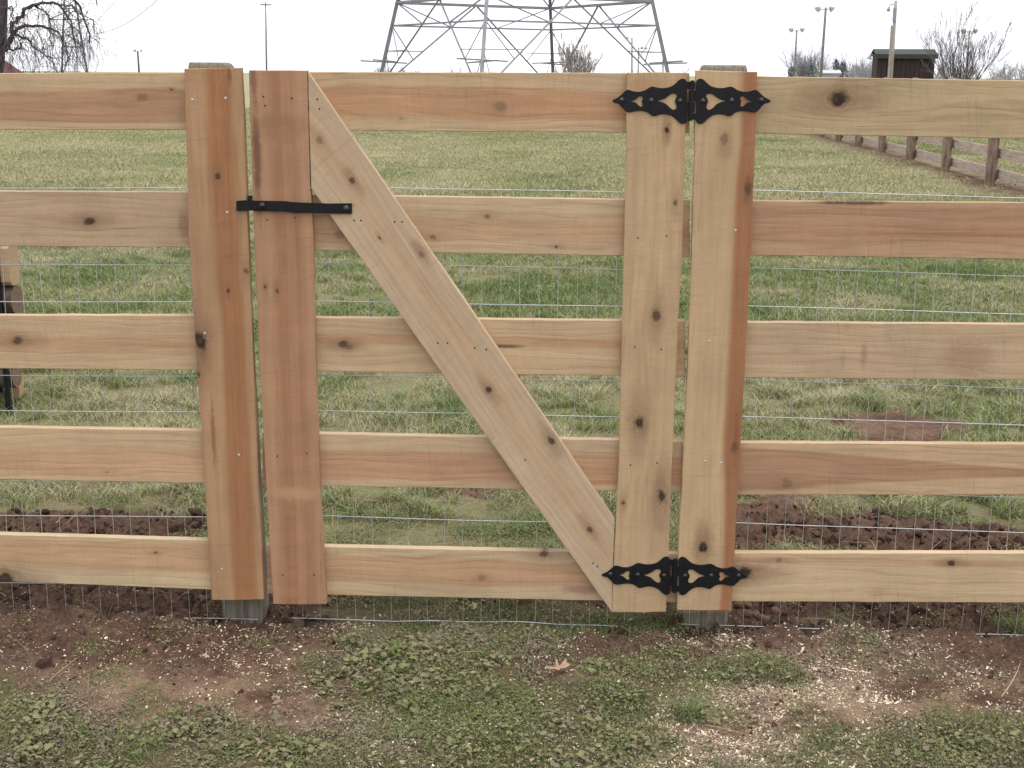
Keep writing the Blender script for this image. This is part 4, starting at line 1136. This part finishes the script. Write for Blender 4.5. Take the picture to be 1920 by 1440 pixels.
grass_m = leaf_material('grass_blade', [(0.0,(.060,.112,.028)),(.25,(.135,.185,.058)),(.5,(.235,.255,.115)),(.75,(.350,.325,.190)),(1.0,(.47,.39,.26))])
def grass_clump(n, rad, h0, h1, wid, lean, seed, segs=2):
    rg = random.Random(seed); V = []; F = []; T = []
    for i in range(n):
        a_ = rg.uniform(0,6.283); r_ = rad*math.sqrt(rg.random()); x, y = math.cos(a_)*r_, math.sin(a_)*r_
        h = rg.uniform(h0,h1); b_ = rg.uniform(0,6.283); l_ = h*rg.uniform(.2,1)*lean
        dx, dy = math.cos(b_), math.sin(b_); c_ = rg.uniform(0,6.283); wx, wy = math.cos(c_)*wid/2, math.sin(c_)*wid/2
        tone = rg.random(); s = len(V)
        for k in range(segs):
            t = k/segs; q = l_*t*t; z = h*(t - .35*lean*t*t*.6); ww = 1-t*.45
            V += [(x+dx*q-wx*ww, y+dy*q-wy*ww, z), (x+dx*q+wx*ww, y+dy*q+wy*ww, z)]; T += [tone, tone]
        V.append((x+dx*l_, y+dy*l_, h*(1-.21*lean))); T.append(tone)
        for k in range(segs-1):
            F.append((s+2*k, s+2*k+1, s+2*k+3, s+2*k+2))
        F.append((s+2*segs-2, s+2*segs-1, s+2*segs))
    return V, F, T
gp = []
for i in range(4):                                             # 0-3 short near turf
    V,F,T = grass_clump(80, .085, .010, .042, .0028, 1.15, 100+i); gp.append(proto_mesh('a',V,F,[grass_m],None,T))
for i in range(4):                                             # 4-7 tufts
    V,F,T = grass_clump(70, .05, .035, .095, .0032, 1.3, 200+i, 3); gp.append(proto_mesh('a',V,F,[grass_m],None,T))
for i in range(4):                                             # 8-11 mid-field turf
    V,F,T = grass_clump(330, .24, .020, .062, .0042, 1.15, 300+i); gp.append(proto_mesh('a',V,F,[grass_m],None,T))
for i in range(3):                                             # 12-14 far turf
    V,F,T = grass_clump(520, .65, .018, .055, .0085, 1.2, 400+i, 1); gp.append(proto_mesh('a',V,F,[grass_m],None,T))
def sample(n, y0, y1, xw0, xw1, pw=1.0):
    y = y0 + (y1-y0)*rng.random(n)**pw
    w = xw0 + (xw1-xw0)*(y-y0)/(y1-y0)
    x = (rng.random(n)*2-1)*w - 0.028*(y+3.43)
    return x, y
def tint_field(x, y):
    g = fbm(x, y, 2.4, 4, 61, .65)*.62 + fbm(x, y, .35, 3, 71, .6)*.38
    t = (g-.5)*3.2 + .51 + .34*np.clip((y-4)/9, 0, 1)
    t -= .22*np.clip((3.2-y)/2.4, 0, 1)
    return np.clip(t, .02, .98)
P_, R_, S_, W_, T_ = [], [], [], [], []
def lay(x, y, which, s, keep, tint=None, dz=0.0, jit=.12):
    x, y, which, s = x[keep], y[keep], which[keep], s[keep]
    z = ground_h(x, y)+dz
    P_.append(np.stack([x,y,z],-1)); R_.append(np.stack([rng.normal(0,.08,len(x)), rng.normal(0,.08,len(x)), rng.random(len(x))*6.283],-1))
    S_.append(s); W_.append(which); T_.append(np.clip((tint_field(x,y) if tint is None else tint[keep]) + rng.normal(0,jit,len(x)),0,1))
# near turf between the wire and the field
n = 12000; x, y = sample(n, .45, 4.2, 3.5, 5.2); sm = soil_mask(x, y); nn = fbm(x, y, 3.0, 4, 81, .6)
ramp = np.clip((y-.35)/1.3, .12, 1)
lay(x, y, rng.integers(0,4,n), rng.uniform(.7,1.25,n), (sm < .35) & (rng.random(n) < ramp*np.clip((nn-.40)*5, .03, 1)))
n = 3100; x, y = sample(n, .9, 5.0, 3.7, 5.6); sm = soil_mask(x, y); nn = fbm(x, y, 2.6, 4, 91, .65)
lay(x, y, rng.integers(4,8,n), rng.uniform(.6,1.15,n), (sm < .3) & (nn > .50), tint_field(x,y)*.8)
# mid field
n = 8200; x, y = sample(n, 4.0, 13.5, 5.2, 10.8); nn = fbm(x, y, 2.1, 4, 95, .65)
lay(x, y, rng.integers(8,12,n), rng.uniform(.5,1.1,n), rng.random(n) < np.clip((nn-.33)*5, .10, 1))
n = 3300; x, y = sample(n, 4.0, 13, 5.2, 10.0); nn = fbm(x, y, 1.8, 4, 97, .65)
lay(x, y, rng.integers(4,8,n), rng.uniform(.7,1.25,n), nn > .53, tint_field(x,y)*.72)
# far field
n = 9500; x, y = sample(n, 12.5, 55, 10, 34, .8); sm = soil_mask(x, y)
od = np.abs((x-OLD_A.x)*old_dir.y - (y-OLD_A.y)*old_dir.x)
lay(x, y, rng.integers(12,15,n), rng.uniform(.8,1.25,n), (sm < .5) & (od > .45+.5*rng.random(n)))
scatter('field_grass', np.concatenate(P_), np.concatenate(R_), np.concatenate(S_), np.concatenate(W_), np.concatenate(T_), gp,
        'winter pasture grass, green and straw coloured, behind the fence', 'grass')

# ---- broad leaved weeds in front and under the wire
weed_m = leaf_material('weed_leaf', [(0.0,(.070,.125,.022)),(.18,(.140,.185,.048)),(.34,(.120,.128,.066)),(.48,(.195,.190,.088)),(.62,(.150,.132,.088)),(.80,(.165,.128,.095)),(1.0,(.31,.235,.17))], .8, .2)
def leaf_shape(c, dirv, nrm, ln, wd, V, F, T, tone, cup=.18):
    d_ = dirv.normalized(); n_ = (nrm - d_*nrm.dot(d_)).normalized(); s_ = d_.cross(n_)
    st = [(0,.0),(.22,.75),(.5,1.0),(.8,.62),(1.0,0)]
    i0 = len(V)
    for t, w_ in st:
        mid_ = c + d_*ln*t - n_*ln*.22*t*t
        if w_ == 0: V.append(tuple(mid_)); T.append(tone)
        else:
            V.append(tuple(mid_ + s_*wd*w_*.5 + n_*wd*cup*w_)); V.append(tuple(mid_)); V.append(tuple(mid_ - s_*wd*w_*.5 + n_*wd*cup*w_)); T += [tone*.95+.03, tone, tone*.95+.03]
    a = i0
    F += [(a,a+1,a+2),(a,a+2,a+3),(a+1,a+4,a+5,a+2),(a+2,a+5,a+6,a+3),(a+4,a+7,a+8,a+5),(a+5,a+8,a+9,a+6),(a+7,a+10,a+8),(a+8,a+10,a+9)]
def weed_patch(n, rad, h, l0, l1, seed, asp=.8, tb=(0,1)):
    rg = random.Random(seed); V = []; F = []; T = []
    for i in range(n):
        a_ = rg.uniform(0,6.283); r_ = rad*math.sqrt(rg.random()); ln = rg.uniform(l0,l1)
        c = Vector((math.cos(a_)*r_, math.sin(a_)*r_, h*rg.random()**1.5*(1-.6*r_/rad)+.002))
        b_ = rg.uniform(0,6.283)
        dv = Vector((math.cos(b_), math.sin(b_), rg.uniform(-.25,.55))); nv = Vector((rg.gauss(0,.35), rg.gauss(0,.35), 1))
        leaf_shape(c, dv, nv, ln, ln*asp*rg.uniform(.6,1.1), V, F, T, rg.uniform(*tb), rg.uniform(.02,.3))
    return V, F, T
wp = []
for i in range(4): V,F,T = weed_patch(40, .07, .030, .005, .019, 500+i); wp.append(proto_mesh('w',V,F,[weed_m],None,T))            # 0-3 nettle-like
for i in range(3): V,F,T = weed_patch(120, .06, .020, .003, .009, 520+i, .6); wp.append(proto_mesh('w',V,F,[weed_m],None,T))          # 4-6 fine
for i in range(3):                                                                                                                # 7-9 wisps
    V,F,T = grass_clump(16, .05, .02, .06, .0016, 1.6, 540+i, 3); wp.append(proto_mesh('w',V,F,[weed_m],None,T))
for i in range(4):                                                                                                                # 10-13 broad rosettes
    V,F,T = weed_patch(20, .045, .045, .010, .024, 560+i, .85, (.30,.66)); wp.append(proto_mesh('w',V,F,[weed_m],None,T))
for i in range(3):                                                                                                                # 14-16 fallen brown leaf litter
    V,F,T = weed_patch(12, .06, .012, .008, .022, 580+i, .6, (.6,1.0)); wp.append(proto_mesh('w',V,F,[weed_m],None,T))
for i in range(3):                                                                                                                # 17-19 cropped yellow green grass
    V,F,T = grass_clump(80, .05, .008, .026, .0015, 1.3, 590+i); wp.append(proto_mesh('w',V,F,[weed_m],None,[t*.5 for t in T]))
WEED = [(1000,1150,160,14,.5),(760,1250,170,80,1.0),(250,1400,300,55,1.0),(60,1340,110,40,.95),(900,1340,320,70,.95),(600,1420,300,40,1.0),(1050,1400,250,50,.9),
        (1150,1175,130,20,.9),(850,1185,170,25,1.0),(1420,1265,70,28,.9),(1310,1270,60,35,.8),(1620,1400,260,45,.8),(1850,1400,160,50,.95),(1780,1420,260,30,.95),
        (1610,1205,60,18,.7),(1890,1180,60,35,.6),(450,1395,160,40,.9),(1200,1300,150,45,.6),(1240,1245,70,30,.85),(1300,1420,200,40,.45),(720,1170,120,20,.8),
        (700,1120,110,22,.75),(850,1125,90,22,.7),(1000,1140,80,15,.6),(960,1230,130,50,.75),(800,1420,300,40,.75)]
def weed_mask(x, y):
    m_ = blobs(x, y, WEED); n_ = fbm(x, y, 7, 4, 101, .6)
    return np.clip((m_-.45+(n_-.5)*1.3)/.3+.4, 0, 1)*(1-.5*np.clip((chips_mask(x, y)-.7)/.8, 0, 1))*np.clip((fbm(x, y, 15, 4, 231, .65)-.30)*4.5, .12, 1)
P_, R_, S_, W_, T_ = [], [], [], [], []
n = 5200; x = rng.uniform(-1.75,1.75,n); y = rng.uniform(-1.15,.55,n); wmk = weed_mask(x,y)
tt = np.clip((fbm(x,y,4.5,4,111,.6)-.5)*2.2+.50, .05, .95)
lay(x, y, rng.integers(0,4,n), rng.uniform(.45,.95,n), rng.random(n) < wmk*.20*(np.abs(y-.02)>.05), tt, jit=.2)
n = 9000; x = rng.uniform(-1.75,1.75,n); y = rng.uniform(-1.15,.6,n); wmk = weed_mask(x,y)
tt = np.clip((fbm(x,y,3.5,4,121,.6)-.5)*2.6+.52, .05, .95)
lay(x, y, rng.integers(4,7,n), rng.uniform(.6,1.2,n), (rng.random(n) < np.maximum(wmk*.42, .03)) & ((np.abs(y-.01) > .05) | (rng.random(n) < .15)), tt, jit=.2)
n = 3600; x = rng.uniform(-1.8,1.8,n); y = rng.uniform(-1.15,.6,n); wmk = weed_mask(x,y)
lay(x, y, rng.integers(7,10,n), rng.uniform(.6,1.3,n), rng.random(n) < np.maximum(wmk*.4,.03)*(np.abs(y-.01)>.04), rng.uniform(.2,1,n))
n = 1500; x = rng.uniform(-1.75,1.75,n); y = rng.uniform(-1.15,.4,n); wmk = weed_mask(x,y); nn = fbm(x,y,5,3,191,.6)
lay(x, y, rng.integers(10,14,n), rng.uniform(.5,1.0,n), (rng.random(n) < wmk*.7) & (nn > .57) & (np.abs(y-.02) > .06), np.clip(.36+rng.normal(0,.1,n),0,1))
DARK = [(760,1235,110,55,1),(800,1300,60,30,.9),(1410,1262,70,26,1),(250,1385,150,45,.9),(80,1340,80,30,.9),(1090,1390,130,45,.9),(560,1420,120,30,.8),(1230,1330,70,30,.7),(1850,1400,110,35,.9),(1560,1380,80,30,.7),(900,1405,120,30,.7),(1180,1255,60,22,.7)]
n = 2600; x = rng.uniform(-1.75,1.75,n); y = rng.uniform(-1.15,.4,n); dk = blobs(x,y,DARK)*np.clip((fbm(x,y,9,3,241,.6)-.3)*4,0,1)
lay(x, y, rng.integers(10,14,n), rng.uniform(.45,.95,n), rng.random(n) < dk*.75, np.clip(.40+rng.normal(0,.12,n),0,1))
n = 2600; x = rng.uniform(-1.75,1.75,n); y = rng.uniform(-1.15,.5,n); wmk = weed_mask(x,y); nn = fbm(x,y,6,3,201,.6)
lay(x, y, rng.integers(14,17,n), rng.uniform(.4,1.1,n), (rng.random(n) < np.maximum(wmk*.55,.06)) & (nn > .46), np.clip(.75+rng.normal(0,.12,n),0,1), .006)
n = 5200; x = rng.uniform(-1.75,1.75,n); y = rng.uniform(-1.15,.5,n); wmk = np.maximum(weed_mask(x,y), .3*(1-soil_mask(x,y))); nn = fbm(x,y,4.5,4,211,.65)
lay(x, y, rng.integers(17,20,n), rng.uniform(.7,1.5,n), (rng.random(n) < wmk) & (nn > .50), np.clip(.22+(nn-.5)*1.2+rng.normal(0,.1,n),0,1))
# sprouts between the clods behind the wire
n = 3500; x = rng.uniform(-2.6,2.6,n); y = rng.uniform(.25,1.6,n); sm = soil_mask(x,y); nn = fbm(x,y,5,4,131,.6)
lay(x, y, rng.integers(4,7,n), rng.uniform(.6,1.4,n), (sm < .45) & (nn > .5), np.clip(.18+rng.normal(0,.12,n),0,1))
scatter('ground_weeds', np.concatenate(P_), np.concatenate(R_), np.concatenate(S_), np.concatenate(W_), np.concatenate(T_), wp,
        'low dull green and brown weeds on the ground before the gate', 'weeds')

# ---- sawdust flakes
chip_m = leaf_material('sawdust', [(0.0,(.48,.36,.24)),(.5,(.68,.56,.42)),(1.0,(.80,.74,.63))], .8, .2)
cp = []
for i in range(6):
    rg = random.Random(600+i); l, w_ = rg.uniform(.0022,.0050), rg.uniform(.0010,.0022); h = .0007
    k = rg.uniform(-.3,.3)*l
    V = [(-l,-w_,0),(l,-w_*.6,0+abs(k)),(l*.8,w_,abs(k)),(-l*.7,w_*.9,0),(-l,-w_,h),(l,-w_*.6,h+abs(k)),(l*.8,w_,h+abs(k)),(-l*.7,w_*.9,h)]
    F = [(0,3,2,1),(4,5,6,7),(0,1,5,4),(1,2,6,5),(2,3,7,6),(3,0,4,7)]
    cp.append(proto_mesh('c',V,F,[chip_m],None,[.5]*8))
P_, R_, S_, W_, T_ = [], [], [], [], []
n = 420000; x = rng.uniform(-1.8,1.8,n); y = rng.uniform(-1.15,.45,n)
cm = chips_mask(x, y)*np.clip((fbm(x,y,30,3,181,.6)-.26)*3.2, .15, 1.3)
keep = rng.random(n) < np.clip(cm*.40, .008, .75)
x, y = x[keep], y[keep]; k = len(x)
s = np.clip(rng.lognormal(-.80,.55,k), .22, 1.9)
z = ground_h(x,y) + .0008 + .012*weed_mask(x,y)*rng.random(k)
scatter('wood_chips', np.stack([x,y,z],-1), np.stack([rng.normal(0,.4,k),rng.normal(0,.4,k),rng.random(k)*6.283],-1), s, rng.integers(0,6,k), rng.random(k), cp,
        'cream sawdust and wood chips strewn over the soil before the gate', 'wood chips')

# ---- crumbs and clods of soil
clod_m = NT('clod', .97, .08); cv, _ = clod_m.obj()
ck = clod_m.attr('tint','INSTANCER'); cn = clod_m.noise(cv, 160.0, 4, .7)
clod_m.color(clod_m.bright(clod_m.mix(ck, (.064,.038,.028), (.165,.107,.080)), clod_m.step(cn,.25,.75,.7,1.3))); clod_m.bump(cn, .9, .004); clod_m = clod_m.mat
def clod_mesh(seed):
    bm = bmesh.new(); bmesh.ops.create_icosphere(bm, subdivisions=2, radius=1.0)
    for v in bm.verts:
        q = 1 + .62*mnoise.noise(v.co*1.1+Vector((seed*3.7,0,0))) + .45*mnoise.noise(v.co*2.7+Vector((0,seed*2.3,0)))
        v.co = v.co*q; v.co.z *= .75
    V = [tuple(v.co) for v in bm.verts]; F = [tuple(v.index for v in f.verts) for f in bm.faces]; bm.free(); return V, F
cl = []
for i in range(6): V,F = clod_mesh(i); cl.append(proto_mesh('k',V,F,[clod_m]))
n = 60000; x = rng.uniform(-2.6,2.6,n); y = rng.uniform(-1.15,1.7,n); sm = soil_mask(x,y)
dug = np.exp(-((y-.45)/.55)**2)
keep = rng.random(n) < sm*(.20+.55*dug)*np.clip((fbm(x,y,11,3,171,.6)-.33)*4,.05,1)
x, y, dug = x[keep], y[keep], dug[keep]; k = len(x)
s = np.clip(rng.lognormal(-5.95,.55,k)*(1+1.5*dug*(y>.02)), .0012, .022)
tt = np.clip(.35 + (fbm(x,y,4,3,151)-.5)*1.8 + rng.normal(0,.18,k) - .22*dug, 0, 1)
scatter('soil_clods', np.stack([x,y,ground_h(x,y)+s*.05],-1), rng.random((k,3))*6.283, s, rng.integers(0,6,k), tt, cl,
        'loose red brown clods and crumbs of dug soil along the wire', 'soil')

# ---- straw and dead stalks
straw_m = leaf_material('straw', [(0.0,(.20,.145,.085)),(.5,(.33,.255,.155)),(1.0,(.46,.37,.25))], .8, .2)
sp_ = []
for i in range(5):
    rg = random.Random(700+i); m = MB(); pts = [Vector((0,0,.002))]; d_ = Vector((1,rg.gauss(0,.2),rg.uniform(.0,.25)))
    for j in range(4): d_ = (d_+Vector((0,rg.gauss(0,.14),rg.gauss(-.05,.06)))).normalized(); pts.append(pts[-1]+d_*.016)
    m.tube(pts, [.0008,.0008,.0007,.0006,.0003], 3); sp_.append(proto_mesh('s',[tuple(v) for v in m.v],m.f,[straw_m],None,[.5]*len(m.v)))
n = 12000; x = rng.uniform(-2.8,2.8,n); y = rng.uniform(-1.1,3.6,n); nn = fbm(x,y,2.5,4,161,.6); sm = soil_mask(x,y)
keep = rng.random(n) < np.clip((nn-.42)*4, .03, .9)*np.where(y<.2,.10,.45)*(1-.6*sm)
x, y = x[keep], y[keep]; k = len(x)
scatter('dry_straw', np.stack([x,y,ground_h(x,y)+.006+.02*rng.random(k)*(y>.5)],-1), np.stack([rng.normal(0,.3,k),rng.normal(0,.3,k),rng.random(k)*6.283],-1), rng.uniform(.6,1.7,k), rng.integers(0,5,k), rng.random(k), sp_,
        'dead straw and dry stalks lying among the grass', 'straw')

# ---- single things on the ground
tuft_m = plain('dark_tuft_blade', (.125,.165,.060), .6, .3, 0, .3, 30)
def tuft(px, py, n, h0, h1, lean, label, seed, wid=.0026, mat=None, rad=.045):
    c = on_g(px, py); z = gz(c.x, c.y); V,F,T = grass_clump(n, rad, h0, h1, wid, lean, seed, 4)
    o = mesh_obj('grass_tuft', [Vector(v)+Vector((c.x,c.y,z)) for v in V], F, mat or tuft_m, None, Matrix.Translation((c.x,c.y,z)))
    tag(o, label, 'grass tuft'); return o
tuft(1290, 1346, 130, .03, .10, 2.1, 'dark green fine grass tuft in the sawdust right of the gate', 41)
tuft(765, 1318, 16, .06, .15, 1.9, 'few long arching grass blades among the weeds in front of the gate', 43, .0022)
leaf_brown = plain('dead_leaf', (.36,.235,.155), .8, .2, 0, .2, 60)
def dead_leaf(px, py, size, rotz, label):
    c = on_g(px, py); z = gz(c.x,c.y)+.022
    out = [(-1.1,-.1),(-.65,.10),(-.35,.02),(-.16,.16),(-.10,.80),(.02,.72),(.13,.22),(.40,.16),(.55,.62),(.78,.82),(.80,.42),(1.02,.10),(.62,-.16),(.2,-.12),(.0,-.42),(-.3,-.20),(-.7,-.30)]
    V = [Vector((0,0,.0))]; 
    for a_, b_ in out: V.append(Vector((a_*size, b_*size, .22*size*(a_*a_*.6+b_*b_*1.2))))
    V += [v+Vector((0,0,-.0006)) for v in V]
    N_ = len(out); F = []
    for i in range(N_):
        j = (i+1) % N_
        F.append((0,1+i,1+j)); F.append((N_+1, N_+2+j, N_+2+i)); F.append((1+i, N_+2+i, N_+2+j, 1+j))
    wm_ = Matrix.Translation((c.x,c.y,z)) @ Matrix.Rotation(rotz,4,'Z') @ Matrix.Rotation(R(14),4,'X')
    o = mesh_obj('dead_leaf', V, F, leaf_brown, None, wm_, local=True); tag(o, label, 'leaf')
dead_leaf(1046, 1266, .032, .15, 'tan lobed dead leaf on the soil in front of the gate')
dead_leaf(890, 1150, .020, 1.3, 'small pale dead leaf under the bottom gate rail')
LUMP = ['leftmost', 'low middle left', 'middle', 'largest', 'high right', 'topmost', 'rightmost', 'smallest high left']
stone_m = plain('rounded_clod', (.20,.125,.085), .95, .1, 0, .25, 40, .6)
for i, (px, py, r_) in enumerate([(1388,1148,.014),(1402,1158,.016),(1418,1150,.017),(1436,1158,.019),(1440,1144,.014),(1424,1140,.013),(1458,1152,.013),(1406,1141,.011)]):
    c = on_g(px, py+6); V,F = clod_mesh(20+i); z = gz(c.x,c.y)
    o = mesh_obj('earth_lump', [Vector(v)*r_*Vector((1,1,1)).x + Vector((c.x,c.y+.03,z+r_*.4)) for v in V], F, stone_m, None, Matrix.Translation((c.x,c.y+.03,z)), True)
    tag(o, LUMP[i] + ' rounded earth lump behind the wire beside the right post', 'earth lump', 'rounded earth lumps by the right post')
c = on_g(371, 975); V,F = clod_mesh(40); z = gz(c.x,c.y)
o = mesh_obj('earth_lump', [Vector(v)*.026 + Vector((c.x,c.y,z+.012)) for v in V], F, clod_m, None, Matrix.Translation((c.x,c.y,z)), True)
tag(o, 'big dark earth lump in the grass behind the left post', 'earth lump')
print('scene built')
